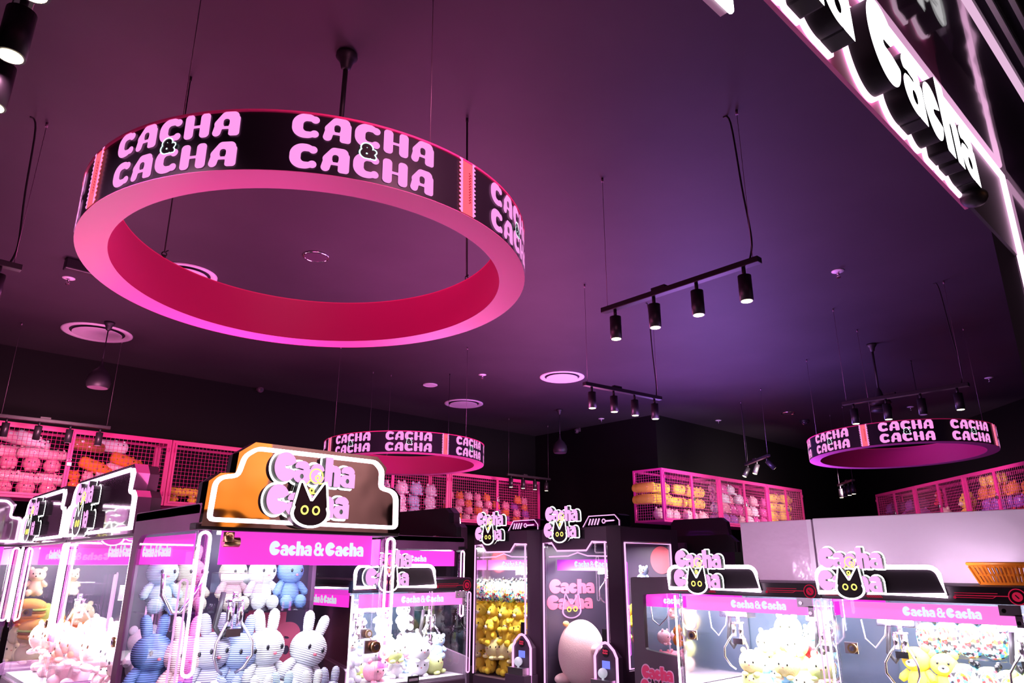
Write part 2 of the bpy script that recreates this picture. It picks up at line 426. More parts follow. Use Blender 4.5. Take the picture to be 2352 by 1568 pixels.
# mall fronts across the way, outside the shop (seen mirrored in the gold sign)
ORANGE = principled('orange_shopfront', (.75, .26, .02), .5, emit=(.8, .28, .02), es=.75)
struct('wall_mall', MB().box(-6, -7.2, 0, 12, -7, 4.5), principled('mall_wall_tan', (.22, .13, .15), .6))
struct('wall_mall_shopfront', MB().box(3.2, -6.99, 2.35, 5.5, -6.8, 5.2), ORANGE)
area('mall_wall_fill', (6.2, -5.2, 4.3), 2.5, 150, (1, .80, .82), (math.radians(-35), 0, 0))  # added unseen light, brightens the mall wall mirrored in the gold sign

# illuminated shop sign over the entrance
sg = thing('illuminated_shop_sign', 'huge white glowing shop name letters on a pink board above the entrance', 'sign', (0, .6, 3.0))
MB().box(-1.0, -.012, -.036, 2.93, .0, .43).obj('sign_board', FASCIA, sg)
MB().box(2.93, -.012, .0, 3.68, .0, .43).obj('black_end_panel', MATTE, sg)
def sign_letter(ch, x, z, u):
    me = LM.get('S'+ch)
    if not me:
        g, w = GL[ch]
        SF = emis('sign_letter_face', (1, .98, 1), 3)
        me = LM['S'+ch] = sdf_mesh('sign_letter', g, (-.06, w+.12, -.06, 1.06), .022, -.30, -.09, [SF, LETSIDE])
        LM['SH'+ch] = sdf_mesh('sign_letter_halo', lambda X, Y, g=g: g(X, Y)-.035, (-.16, w+.2, -.16, 1.16), .025, -.09, -.045, [emis('sign_backlight', (1, .62, .86), 2.6)]*2)
    a = inst('sign_letter', me, sg, (x, 0, z), u)
    inst('sign_letter_halo', LM['SH'+ch], a, (0, 0, 0))
for base in (.735, 1.84):
    w, L = word('Cacha', -.02); u = .295
    for ch, lx in w: sign_letter(ch, base+lx*u, -.025, u)
MB().tube([(-1, -.02, .402), (3.665, -.02, .402), (3.665, -.02, -3.0)], .013, 8).obj('neon_outline', emis('portal_neon', (1, .52, .84), 4.2), sg)
MB().sph((2.84, -.055, -.04), (.05, .045, .035)).obj('end_cap', MATTE, sg)
# small lit blade sign at the very top of the view
b = thing('hanging_light_sign', 'corner of a small pale lit sign at the top edge', 'sign', (1.72, .93, 3.45))
MB().box(-.6, 0, 0, .14, .03, .5).obj('sign_panel', principled('pale_sign_panel', (.55, .4, .5), .4), b)
MB().tube([(-.6, -.01, 0), (.14, -.01, 0), (.14, -.01, .5)], .012).obj('neon_outline', HALO, b)
# aluminium edge trims of the canopy
t = thing('metal_edge_strip', 'twin bright metal edge strips in the top right corner', 'trim', (0, .345, 3.40))
MB().box(1.5, 0, 0, 6, .018, .028).obj('strip', emis('lit_strip', (1, .62, .9), .8), t)
MB().box(1.5, -.05, 0, 6, -.035, .028).obj('strip', STEEL, t)
MB().box(1.5, -.10, 0.002, 6, -.085, .028).obj('strip', STEEL, t)

# ================================================================== LED rings
def caps_A2(X, Y):
    b = U(s_seg(X, Y, .16, .15, .24, .50, .155), s_seg(X, Y, .24, .50, .46, .80, .19), s_seg(X, Y, .46, .80, .74, .80, .19), s_box(X, Y, .58, .0, .98, .82, .12), s_box(X, Y, .2, .28, .8, .40, 0), s_box(X, Y, .36, .5, .9, .98, .18))
    return S(b, U(s_box(X, Y, .38, .40, .60, .70, .10), s_box(X, Y, .34, -.2, .59, .28, .02)))
def caps_C(X, Y):
    d = s_box(X, Y, .02, .0, .96, 1.0, .44)
    d = S(d, s_box(X, Y, .40, .28, 1.3, .70, .14))
    d = S(d, s_poly(X, Y, [(.55, .5), (1.2, .88), (1.2, .18)]))
    return U(d, s_circle(X, Y, .80, .78, .15), s_circle(X, Y, .80, .20, .15))
def caps_H(X, Y): return U(s_box(X, Y, .0, 0, .36, 1, .15), s_box(X, Y, .60, 0, .97, 1, .15), s_box(X, Y, .2, .42, .8, .53, 0))
def f_word(X, Y):
    return U(*[g(X-i*1.085, Y) for i, g in enumerate((caps_C, caps_A2, caps_C, caps_H, caps_A2))])
def f_amp(X, Y): return U(np.abs(g_amp(X, Y)-.10)-.045, I(g_amp(X, Y)+.16, g_amp(X, Y)+.10))
def f_amp2(X, Y): return g_amp(X, Y)-.08
def f_strip(X, Y):
    e = .004*np.sign(np.sin(Y*2*PI/.0185)); return s_box(X, Y, .006, 0, .088, .24)-e*0 + np.where(np.abs(X-.047) > .034, e, 0)
RR = .985
def f_zig(X, Y):
    t = (Y/.012) % 1.0
    return np.where((Y > .05) & (Y < .19), np.abs(X-.052-.012*np.abs(t-.5)*2)-.003, .01)
def bend(name, F, bb, h, sx, z0, s0, m, off, scale=1):
    v, f, e = sdf_cells(F, *bb, h, merge=False)
    mb = MB(); vs = []
    for (x, y) in v:
        s = s0+x*sx; a = s/RR
        vs.append(((RR+off)*math.cos(a), (RR+off)*math.sin(a), z0+y*scale))
    mb.add(vs, f); return mb.mesh(name, m)
CAP = .099
WORDM = bend('led_word', f_word, (-.05, 5.4, -.05, 1.05), .035, CAP, 0, 0, LEDTXT, .004, CAP)
AMPB = bend('led_ampersand_gap', f_amp2, (-.3, 1.1, -.3, 1.3), .05, .060, 0, 0, principled('led_off', (.01, .008, .01), .3), .006, .054)
AMPM = bend('led_ampersand', f_amp, (-.3, 1.1, -.3, 1.3), .035, .060, 0, 0, LEDWHT, .008, .054)
STRIPM = bend('led_ticket_strip', f_strip, (-.01, .105, .002, .2385), .0029, 1, 0, 0, LEDRED, .005, 1)
STRIPE = bend('led_ticket_edge', lambda X, Y: S(f_strip(X, Y), s_box(X, Y, .020, -.1, .074, .4)), (-.01, .105, .002, .2385), .0029, 1, 0, 0, LEDTXT, .007, 1)
STRIPZ = bend('led_ticket_zigzag', f_zig, (.03, .08, .05, .19), .0024, 1, 0, 0, emis('led_dark_red', (.75, .02, .05), .8), .008, 1)
LEDBAND = principled('led_screen_dark', (.016, .013, .02), .33)
UNDER = bump(principled('ring_underside_satin', (.86, .15, .44), .42, spec=.35), 4, .05, dist=.02)
INNER = principled('ring_inner_crimson', (.72, .025, .19), .5)
TRIMR = principled('ring_top_trim', (.85, .04, .22), .4, emit=(1, .03, .2), es=.12)
def led_ring(cx, cy, cz, ta, tb, strip_deg, label, wires):
    n = Vector((-ta, -tb, 1)).normalized()
    q = Vector((0, 0, 1)).rotation_difference(n)
    o = thing('hanging_led_ring', label, 'ring sign', (cx, cy, cz), 0, 'round hanging signs')
    o.rotation_mode = 'QUATERNION'; o.rotation_quaternion = q
    N = 128; Hh = .24; ri = .866
    MB().lathe([(RR, 0), (RR, Hh)], n=N).obj('led_screen', LEDBAND, o)
    MB().lathe([(ri, .002), (RR+.002, .002), (RR+.002, 0), (ri, 0), (ri, .002)], n=N, sm=False).obj('underside', UNDER, o)
    MB().lathe([(ri, Hh), (ri, 0.003)], n=N).obj('inner_face', INNER, o)
    MB().lathe([(RR, Hh-.006), (RR+.007, Hh-.006), (RR+.007, Hh+.002), (ri-.002, Hh+.002), (ri-.002, Hh-.004)], n=N, sm=False).obj('top_trim', TRIMR, o)
    for k in range(4):
        a = math.radians(strip_deg+k*90)
        tk = inst('ticket_strip', STRIPM, o, (0, 0, 0), 1, (0, 0, a-math.radians(5.5)))
        inst('ticket_edge', STRIPE, tk); inst('zigzag_mark', STRIPZ, tk)
        for d in (6.0, 46.8):
            for z in (.014, .136): inst('word', WORDM, o, (0, 0, z), 1, (0, 0, a+math.radians(d)))
            g = inst('ampersand', AMPB, o, (0, 0, .096), 1, (0, 0, a+math.radians(d+14.2)))
            inst('ampersand_outline', AMPM, g)
    inv = (Matrix.Translation((cx, cy, cz)) @ q.to_matrix().to_4x4()).inverted()
    for (x, y, thick) in wires:
        # wire attaches on the ring's top; strung plumb to the ceiling
        top = inv@Vector((x, y, CEIL)); r = math.hypot(top.x, top.y); k = .925/r if r > 0 else 1
        foot = Vector((top.x*k if abs(r-.925) > .12 else top.x, top.y*k if abs(r-.925) > .12 else top.y, Hh))
        top = Vector((foot.x, foot.y, 0)); wz = inv@Vector((x, y, CEIL)); top.z = wz.z
        w = MB().tube([foot+Vector((0, 0, .03)), top], thick, 6); w.cyl(top-Vector((0, 0, .03)), top, .008, n=8)
        so = w.obj('suspension_wire', CABLE if thick > .0025 else WIRE, o)
        hk = MB().tube([foot+Vector((.012*math.cos(t), 0, .012*math.sin(t)+.02)) for t in np.linspace(0, 2*PI, 13)[:-1]], .003, 6, closed=True)
        hk.tube([foot+Vector((0, 0, .03)), foot+Vector((.02, .01, .05))], .003, 5).box(foot.x-.008, foot.y-.008, foot.z, foot.x+.008, foot.y+.008, foot.z+.014)
        hk.obj('hook', CHROME if thick < .0025 else MATTE, so)
    return o
led_ring(1.427, 2.904, 2.925, .0084, -.0220, -80.5, 'nearest and largest looking black ring sign with pink writing, pink underside', [
    (.62, 2.50, .002), (.93, 3.65, .0035), (1.42, 2.05, .002), (2.30, 2.89, .006)])
led_ring(5.039, 7.402, 2.857, -.0012, -.0103, -94.24, 'ring sign hanging beyond the gold-topped claw machine, overlapped by its sign', [
    (4.28, 7.55, .002), (5.06, 8.31, .002), (5.298, 6.53, .002), (5.92, 7.68, .003), (5.33, 8.27, .002)])
led_ring(9.005, 2.994, 2.900, -.0100, -.0103, -87.2, 'ring sign at the far right behind a row of ceiling spotlights', [
    (8.868, 3.89, .002), (8.1, 2.93, .002), (8.907, 2.08, .002), (9.90, 2.97, .004)])

# ================================================================== ceiling fixtures
def spot_track(a, b, z, heads, label, cable=None, on=None, tilt=None, wires=True, ln=.15, rad=.037):
    a = Vector((*a, z)); b = Vector((*b, z)); L = (b-a).length; rz = math.atan2(b.y-a.y, b.x-a.x)
    o = thing('track_spotlight', label, 'ceiling spotlights', a, rz, 'black spotlight bars')
    MB().box(0, -.025, 0, L, .025, .035).obj('bar', TRACKM, o, .003)
    MB().box(.36*L, -.018, .035, .36*L+.1, .018, .055).obj('driver_box', TRACKM, o)
    for i in range(heads):
        x = L*(.09+.82*i/(max(1, heads-1)))
        T = Matrix.Rotation((tilt[i] if tilt else 0), 3, 'X')
        p = Vector((x, 0, -.05)); e = p+T@Vector((0, 0, -ln))
        h = MB().cyl((x, 0, 0), p, .011, n=10).cyl(p, e, rad, n=24)
        ho = h.obj('lamp_head', TRACKM, o)
        d = (T@Vector((0, 0, -1)))
        lit = on[i] if on else True
        MB().cyl(e-d*.002, e+d*.0015, rad*.82, n=24).obj('lens', LAMPW if lit else WHITEP, ho)
    if wires:
        for x in (.04, L-.04):
            MB().cyl((x, 0, .035), (x, 0, CEIL-z), .0018, n=6).cyl((x, 0, CEIL-z-.03), (x, 0, CEIL-z), .008, n=8).obj('suspension_wire', WIRE, o)
    if cable is not None:
        x = L-.06 if cable > 0 else .06
        pts = [(x, 0, .03), (x+.02, .01, .16), (x-.005, .012, .5*(CEIL-z)), (x-.03, .008, CEIL-z-.06), (x-.07, .0, CEIL-z)]
        P = [Vector(p) for p in pts]; Q = []
        for i in range(len(P)-1):
            for t in np.linspace(0, 1, 6)[:-1]: 
                q0, q1, q2, q3 = P[max(i-1, 0)], P[i], P[i+1], P[min(i+2, len(P)-1)]
                Q.append(.5*((2*q1)+(-q0+q2)*t+(2*q0-5*q1+4*q2-q3)*t*t+(-q0+3*q1-3*q2+q3)*t**3))
        Q.append(P[-1]); MB().tube(Q, .0055, 8).obj('power_cable', CABLE, o)
    return o
spot_track((3.433, 2.817), (3.423, 1.688), 3.25, 4, 'black bar of four lit spotlights right of the nearest ring sign', 1)
spot_track((4.773, 4.17), (5.775, 4.045), 3.24, 4, 'small black bar of four lit spotlights at the centre, over the glass towers', 1)
spot_track((7.219, 2.857), (7.225, 1.73), 3.215, 4, 'black spotlight bar in front of the far right ring sign, one lamp off', 1, on=[1, 1, 0, 1])
spot_track((10.50, 5.80), (9.85, 5.06), 3.21, 3, 'little bar of tilted spotlights above the middle pink cages', -1, tilt=[-.5, -.35, .75])
spot_track((8.60, 9.40), (9.70, 9.40), 3.21, 4, 'small dark bar of four spotlights by the back wall, before pink cages', None)
spot_track((1.02, 9.25), (2.12, 9.21), 3.17, 4, 'spotlight bar with unlit heads in front of the upper left pink cages', None, on=[0, 0, 0, 0], tilt=[.2, .35, .1, 0])
p = atz(0, 612, 3.27); spot_track((p.x-1.0, p.y-.05), (p.x+.10, p.y), 3.27, 4, 'end of a black spotlight bar at the left edge, mid height', 1, on=[0, 0, 0, 0])
spot_track((12.0, 4.75), (12.6, 5.25), 3.00, 4, 'tiny bar of spotlights below the far right ring sign', None, on=[1, 1, 0, 1], rad=.035)
p = atz(25, 125, 3.0); spot_track((p.x, p.y+.42), (p.x, p.y-.71), 3.20, 4, 'near black spotlights with glaring lamps in the top left corner', None, rad=.038)

def pendant(x, y, drop, kind, label):
    o = thing('pendant_speaker' if kind else 'ceiling_fan', label, 'hanging speaker' if kind else 'fan', (x, y, CEIL))
    MB().lathe([(0, 0), (.055, 0), (.057, -.02), (.045, -.035), (.035, -.05), (.025, -.09), (.012, -.10), (0, -.10)], n=24).obj('canopy', MATTE, o)
    MB().cyl((0, 0, -.08), (0, 0, -drop), .013 if not kind else .006, n=10).obj('rod', MATTE, o)
    if kind:
        b = MB().lathe([(.008, -drop+.10), (.014, -drop+.05), (.03, -drop), (.075, -drop-.04), (.112, -drop-.10), (.122, -drop-.16), (.112, -drop-.215), (.10, -drop-.225)], n=32).obj('body', MATTE, o)
        MB().cyl((0, 0, -drop-.226), (0, 0, -drop-.216), .10, n=32).obj('grille', principled('speaker_grille', (.18, .10, .16), .5), b)
    else:
        MB().lathe([(.012, -drop), (.03, -drop-.04), (.045, -drop-.10), (.10, -drop-.15), (.12, -drop-.19), (.05, -drop-.22), (0, -drop-.22)], n=28).obj('motor', MATTE, o)
        m = MB().lathe([(.03, -drop-.22), (.11, -drop-.235), (.115, -drop-.28), (.03, -drop-.30), (0, -drop-.30)], n=28)
        m.obj('rotor', MATTE, o)
    return o
pendant(1.776, 8.557, .53, 1, 'black round pendant speaker hanging in front of the upper left dark wall')
pendant(8.762, 8.24, .53, 1, 'small black round pendant speaker hanging by the back wall, centre')
pendant(1.473, 2.891, .42, 0, 'black ceiling rod and motor hanging inside the nearest ring sign')
pendant(8.786, 3.039, .55, 0, 'black rod-hung fan motor above the far right ring sign')

def disc(name, cat, x, y, d, label, mats, kind):
    o = thing(name, label, cat, (x, y, CEIL-.002))
    r = d/2
    if kind == 'diffuser':
        MB().lathe([(r, 0), (r, -.008), (r*.93, -.018), (r*.80, -.004), (r*.78, .0)], n=48).obj('outer_ring', mats, o)
        MB().cyl((0, 0, -.022), (0, 0, -.014), r*.70, n=48).obj('centre_plate', mats, o)
    elif kind == 'speaker':
        MB().lathe([(r, 0), (r, -.008), (r*.9, -.014), (r*.86, -.008)], n=40).obj('rim', CHROME if mats is MATTE else mats, o)
        MB().cyl((0, 0, -.009), (0, 0, -.003), r*.86, n=40).obj('grille', principled('dark_grille', (.06, .03, .055), .5) if mats is MATTE else mats, o)
    elif kind == 'sprinkler':
        MB().lathe([(r, 0), (r, -.004), (r*.5, -.012), (r*.3, -.010), (0, -.010)], n=24).obj('escutcheon', mats, o)
        MB().cyl((0, 0, -.010), (0, 0, -.035), .012, n=10).cyl((-.012, 0, -.035), (-.012, 0, -.06), .003, n=6).cyl((.012, 0, -.035), (.012, 0, -.06), .003, n=6).cyl((0, 0, -.058), (0, 0, -.063), .02, n=14).obj('sprinkler_head', CHROME, o)
    elif kind == 'dome':
        MB().lathe([(r, 0), (r, -.03), (r*.85, -.045)], n=28).obj('housing', mats, o)
        MB().sph((0, 0, -.04), (r*.7, r*.7, .045)).obj('dome', principled('smoked_dome', (.05, .03, .06), .1, coat=1), o)
    return o
disc('round_air_diffuser', 'air vent', 1.773, 9.049, .74, 'large round white air vent behind the round pendant, upper left', WHITEP, 'diffuser')
disc('round_air_diffuser', 'air vent', 7.188, 6.697, .64, 'round white air vent nearest the small centre spotlight bar', WHITEP, 'diffuser')
disc('round_air_diffuser', 'air vent', 7.259, 9.014, .65, 'round white air vent above the ring sign beyond the gold machine', WHITEP, 'diffuser')
disc('round_air_diffuser', 'air vent', 1.91, 6.55, .55, 'round white air vent mostly hidden behind the nearest ring sign', WHITEP, 'diffuser')
disc('ceiling_speaker', 'speaker', 2.603, 5.348, .23, 'dark round ceiling speaker seen through the nearest ring sign', MATTE, 'speaker')
disc('ceiling_speaker', 'speaker', 6.089, 8.372, .22, 'white round ceiling speaker between two white air vents', WHITEP, 'speaker')
disc('ceiling_speaker', 'speaker', 11.88, 5.66, .24, 'dark round ceiling speaker left of the dome camera', MATTE, 'speaker')
for i, (x, y, l) in enumerate(((1.13, 7.41, 'small sprinkler left of the nearest ring sign'), (6.259, 2.353, 'small sprinkler right of the biggest spotlight bar'),
        (6.281, 7.393, 'small sprinkler above the white ceiling speaker'), (9.891, 8.254, 'tiny sprinkler right below the small centre spotlight bar'),
        (11.58, 6.861, 'tiny sprinkler above the middle pink cages'), (11.645, 2.529, 'small sprinkler near the right edge above the ring sign'),
        (12.9, 4.0, 'tiny sprinkler at the left rim of the far right ring sign'))):
    disc('fire_sprinkler', 'sprinkler', x, y, .11, l, WHITEP, 'sprinkler')
disc('dome_camera', 'camera', 12.721, 5.768, .17, 'black dome camera on the ceiling left of the far right ring', MATTE, 'dome')
def bullet_cam(x, y, z, rz, label):
    o = thing('wall_camera', label, 'camera', (x, y, z), rz)
    MB().box(-.04, -.03, -.03, .04, 0, .05).obj('bracket', WHITEP if 0 else principled('camera_grey', (.10, .06, .10), .4), o)
    MB().sph((0, -.07, -.02), .05).obj('camera_ball', principled('camera_grey', (.10, .06, .10), .4), o)
    MB().cyl((0, -.115, -.035), (0, -.122, -.037), .022, n=16).obj('camera_lens', EYE, o)
p = aty(594, 893, 10.39); bullet_cam(p.x, 10.39, p.z, 0, 'small camera high on the dark back wall, left of centre')
p = atx(1330, 988, 10.30); bullet_cam(10.30, p.y, p.z, -PI/2, 'tiny camera high on the dark column wall')
p = atz(186, 602, CEIL); o = thing('exit_box', 'small black box on the ceiling at the left rim of the nearest ring', 'box', (p.x, p.y, CEIL))
MB().box(-.12, -.05, -.10, .12, .05, 0).obj('housing', MATTE, o, .01)
# loose ceiling hooks with thin wires that run down to fixtures out of view
for (x, y, l) in ((1.05, 9.33, 'a'), (5.3, 8.63, 'b'), (5.82, 9.27, 'c')):
    pass

# ================================================================== plush toys
def fabric(name, col, rib=False, rough=.95):
    if name in MATS: return MATS[name]
    m = principled(name, col, rough, spec=.15)
    n, l, b = nodes(m); tc = n.new('ShaderNodeTexCoord')
    if rib:
        w = n.new('ShaderNodeTexWave'); w.bands_direction = 'Z'; w.inputs['Scale'].default_value = 38; w.inputs['Distortion'].default_value = .25
        r = n.new('ShaderNodeValToRGB'); r.color_ramp.elements[0].position = .15; r.color_ramp.elements[1].position = .55
        r.color_ramp.elements[0].color = (*[c*.42 for c in col], 1); r.color_ramp.elements[1].color = (*col, 1)
        l.new(tc.outputs['Object'], w.inputs['Vector']); l.new(w.outputs['Fac'], r.inputs['Fac']); l.new(r.outputs['Color'], b.inputs['Base Color'])
        bp = n.new('ShaderNodeBump'); bp.inputs['Strength'].default_value = .6; bp.inputs['Distance'].default_value = .004
        l.new(w.outputs['Fac'], bp.inputs['Height']); l.new(bp.outputs['Normal'], b.inputs['Normal'])
    else:
        t = n.new('ShaderNodeTexNoise'); t.inputs['Scale'].default_value = 90; t.inputs['Detail'].default_value = 3
        bp = n.new('ShaderNodeBump'); bp.inputs['Strength'].default_value = .5; bp.inputs['Distance'].default_value = .004
        l.new(tc.outputs['Object'], t.inputs['Vector']); l.new(t.outputs['Fac'], bp.inputs['Height']); l.new(bp.outputs['Normal'], b.inputs['Normal'])
    return m
def pattern(name, scale=62):
    if name in MATS: return MATS[name]
    m = principled(name, (1, 1, 1), .6); n, l, b = nodes(m); tc = n.new('ShaderNodeTexCoord')
    v = n.new('ShaderNodeTexVoronoi'); v.inputs['Scale'].default_value = scale
    r = n.new('ShaderNodeValToRGB'); r.color_ramp.interpolation = 'CONSTANT'
    cols = [(.9, .9, .85), (.05, .25, .55), (.85, .65, .05), (.75, .04, .05), (.1, .55, .45), (.35, .7, .85), (.35, .2, .5), (.02, .02, .03), (.55, .8, .25)]
    e = r.color_ramp.elements
    e[0].color = (*cols[0], 1); e[1].position = .12; e[1].color = (*cols[1], 1)
    for i, c in enumerate(cols[2:]): q = e.new(.24+i*.11); q.color = (*c, 1)
    sp = n.new('ShaderNodeSeparateColor'); l.new(tc.outputs['Object'], v.inputs['Vector']); l.new(v.outputs['Color'], sp.inputs[0]); l.new(sp.outputs[0], r.inputs['Fac'])
    l.new(r.outputs['Color'], b.inputs['Base Color']); return m
COLS = {'pale blue': (.50, .68, .86), 'blue': (.16, .27, .58), 'slate blue': (.34, .42, .66), 'beige': (.62, .56, .44), 'grey lilac': (.46, .46, .60), 'white': (.86, .88, .92), 'pink': (.88, .38, .48),
        'pale pink': (.92, .62, .66), 'yellow': (1.0, .74, .08), 'pale yellow': (.95, .86, .42), 'orange': (.80, .28, .04), 'green': (.50, .78, .22), 'red': (.72, .05, .06), 'purple': (.32, .12, .50),
        'dark purple': (.09, .05, .13), 'brown': (.36, .15, .06), 'cream': (.90, .76, .58), 'light blue': (.35, .66, .85), 'magenta': (.75, .12, .42), 'patterned': None, 'lime': (.72, .85, .35)}
PROTO = {}
def plush(kind, colour, loc, rz=0, sc=1, label='', group=None, bag=False, rx=0, ry=0):
    key = (kind, colour, bag)
    if key not in PROTO:
        col = COLS[colour]
        rib = kind == 'rabbit'
        m = pattern('patterned_cloth') if col is None else fabric(('ribbed_' if rib else 'fleece_')+colour.replace(' ', '_'), col, rib)
        o = thing('plush_'+kind, 'x', 'plush toy')
        if kind == 'rabbit':
            MB().sph((0, 0, .078), (.068, .056, .080)).obj('body', m, o)
            hd = MB().sph((0, -.005, .205), (.083, .072, .076)).obj('head', m, o)
            for s in (-1, 1):
                MB().tube([(s*.025, 0, .255), (s*.032, .002, .29), (s*.038, .006, .325), (s*.041, .008, .345), (s*.041, .008, .356)], .02, 12, radii=[.018, .023, .024, .019, .006]).obj('ear', m, o)
                MB().tube([(s*.05, -.005, .145), (s*.075, -.015, .12), (s*.098, -.03, .085), (s*.105, -.035, .072)], .02, 12, radii=[.018, .022, .023, .010]).obj('arm', m, o)
                MB().sph((s*.048, -.062, .036), (.036, .034, .040)).obj('leg', m, o)
                MB().sph((s*.034, -.073, .211), (.0075, .005, .011), seg=10, ring=8).obj('eye', EYE, o)
            MB().sph((0, -.078, .186), (.009, .004, .006), seg=10, ring=6).obj('nose', NOSE, o)
        elif kind == 'bear':
            MB().sph((0, 0, .075), (.065, .055, .078)).obj('body', m, o)
            MB().sph((0, -.005, .19), (.075, .062, .064)).obj('head', m, o)
            MB().sph((0, -.062, .175), (.028, .02, .02)).obj('muzzle', fabric('fleece_cream', COLS['cream']), o)
            MB().sph((0, -.083, .182), (.008, .005, .006), seg=8, ring=6).obj('nose', EYE, o)
            for s in (-1, 1):
                MB().sph((s*.055, 0, .245), (.024, .014, .024)).obj('ear', m, o)
                MB().tube([(s*.05, -.005, .13), (s*.08, -.02, .10), (s*.09, -.03, .085)], .02, 10, radii=[.019, .022, .014]).obj('arm', m, o)
                MB().sph((s*.045, -.055, .03), (.032, .034, .032)).obj('leg', m, o)
                MB().sph((s*.028, -.062, .205), (.007, .005, .009), seg=8, ring=6).obj('eye', EYE, o)
        elif kind == 'ball':
            MB().sph((0, 0, .10), (.11, .10, .10)).obj('body', m, o)
            for s in (-1, 1):
                MB().sph((s*.06, 0, .195), (.025, .014, .026)).obj('ear', m, o)
                MB().sph((s*.05, -.07, .02), (.03, .035, .02)).obj('foot', m, o)
                MB().sph((s*.035, -.094, .12), (.007, .005, .010), seg=8, ring=6).obj('eye', EYE, o)
            MB().sph((0, -.10, .10), (.008, .004, .005), seg=8, ring=6).obj('nose', NOSE, o)
        elif kind == 'roll':
            MB().tube([(-.19, 0, .075), (-.185, 0, .075), (-.16, 0, .075), (0, 0, .078), (.16, 0, .075), (.185, 0, .075), (.19, 0, .075)], .07, 16, radii=[.01, .045, .068, .074, .068, .045, .01]).obj('body', m, o)
            for s in (-1, 1):
                MB().sph((.09+s*.03, -.068, .10), (.007, .005, .009), seg=8, ring=6).obj('eye', EYE, o)
                MB().sph((.09+s*.045, -.01, .145), (.016, .012, .018), seg=10, ring=8).obj('ear', m, o)
            MB().sph((-.07, -.060, .10), (.022, .012, .018), seg=10, ring=8).sph((-.12, -.058, .06), (.015, .010, .014), seg=10, ring=8).sph((0.01, -.066, .055), (.014, .010, .012), seg=10, ring=8).obj('spots', fabric('fleece_brown', COLS['brown']) if colour in ('yellow', 'pale yellow', 'orange') else fabric('fleece_white', COLS['white']), o)
        elif kind == 'cushion':
            MB().sph((0, 0, .10), (.085, .06, .105), fn=lambda p: 1/max(abs(p.x)**2.6+abs(p.y)**2.6+abs(p.z)**2.6, .3)**(1/2.6)*.95).obj('body', m, o)
            MB().tube([(.03*math.cos(t), -.066, .13+.038*math.sin(t)) for t in np.linspace(0, 2*PI, 19)[:-1]], .005, 8, closed=True).tube([(0, -.066, .168), (0, -.062, .20)], .004, 6).obj('key_ring', fabric('ring_yellow', (.85, .75, .25)), o)
            for s in (-1, 1): MB().sph((s*.05, 0, .205), (.016, .012, .02), seg=10, ring=8).obj('ear', EYE, o)
        if bag:
            f = lambda p: 1+.05*math.sin(p.x*9+p.z*7)+.04*math.sin(p.y*13-p.x*5)
            ext = {'roll': ((0, 0, .078), (.21, .09, .088)), 'ball': ((0, 0, .105), (.13, .12, .12)), 'bear': ((0, -.01, .13), (.11, .10, .15)), 'rabbit': ((0, 0, .2), (.12, .10, .22)), 'cushion': ((0, 0, .11), (.10, .08, .12))}[kind]
            MB().sph(ext[0], tuple(e*.95 for e in ext[1]), seg=24, ring=16, fn=f).obj('plastic_bag', BAG, o)
        PROTO[key] = o; first = o
    else:
        first = copy_tree(PROTO[key])
    first.location = loc; first.rotation_euler = (rx, ry, rz); first.scale = (sc, sc, sc)
    first['label'] = label; first['category'] = 'plush toy'
    if group: first['group'] = group
    elif 'group' in first: del first['group']
    return first

# ================================================================== machines
def loop(x0, x1, z0, z1, y, r=.012, seg=6):
    """rounded vertical loop path in the xz plane"""
    q = []; c = min(.02, (x1-x0)/2)
    for (cx, cz, a0) in ((x1-c, z1-c, 0), (x0+c, z1-c, 90), (x0+c, z0+c, 180), (x1-c, z0+c, 270)):
        for k in range(5): a = math.radians(a0+k*22.5); q.append((cx+c*math.cos(a), y, cz+c*math.sin(a)))
    return q
def claw(root, x, y, z, arm_mat=CHROME, L=.10, hose=True):
    c = MB().box(-.09, -.05, -.035, .09, .05, .045).obj('claw_carriage', glassy('milky_cover', (.80, .66, .80), 1.2, .2), root, .004, loc=(x, y, z))
    MB().cyl((0, 0, -.03), (0, 0, -.06), .012, n=12).cyl((0, 0, -.06), (0, 0, -.07), .035, n=20).cyl((-.022, -.012, -.07), (-.022, -.012, -L-.06), .013, n=12).cyl((.022, -.012, -.07), (.022, -.012, -L-.06), .013, n=12).cyl((0, .02, -.07), (0, .02, -L-.09), .011, n=12).box(-.03, -.02, -L-.10, .03, .02, -L-.07).obj('shaft', CHROME, c)
    for k in range(3):
        a = math.radians(90+k*120); ca, sa = math.cos(a), math.sin(a)
        MB().tube([(.02*ca, .02*sa, -L-.03), (.055*ca, .055*sa, -L-.075), (.085*ca, .085*sa, -L-.12), (.088*ca, .088*sa, -L-.17), (.06*ca, .06*sa, -L-.215), (.03*ca, .03*sa, -L-.235)], .006, 8).obj('claw_arm', arm_mat, c)
    if hose:
        MB().tube([(-.05, 0, -.03), (-.06, .0, -.10), (-.07, 0, -.16), (-.04, 0, -.20), (-.015, 0, -.16)], .011, 10).obj('coiled_hose', MATTE, c)
    return c
def lock(root, x, y, z):
    b = MB().box(x-.03, y-.004, z-.025, x+.03, y+.004, z+.025).obj('lock_plate', STEEL, root)
    MB().cyl((x+.012, y-.004, z), (x+.012, y-.026, z), .021, n=24).obj('lock_barrel', BRASS, b)
    MB().cyl((x+.012, y-.026, z), (x+.012, y-.029, z), .012, n=20).box(x+.010, y-.031, z-.006, x+.014, y-.028, z+.006).obj('key_hole', CHROME, b)
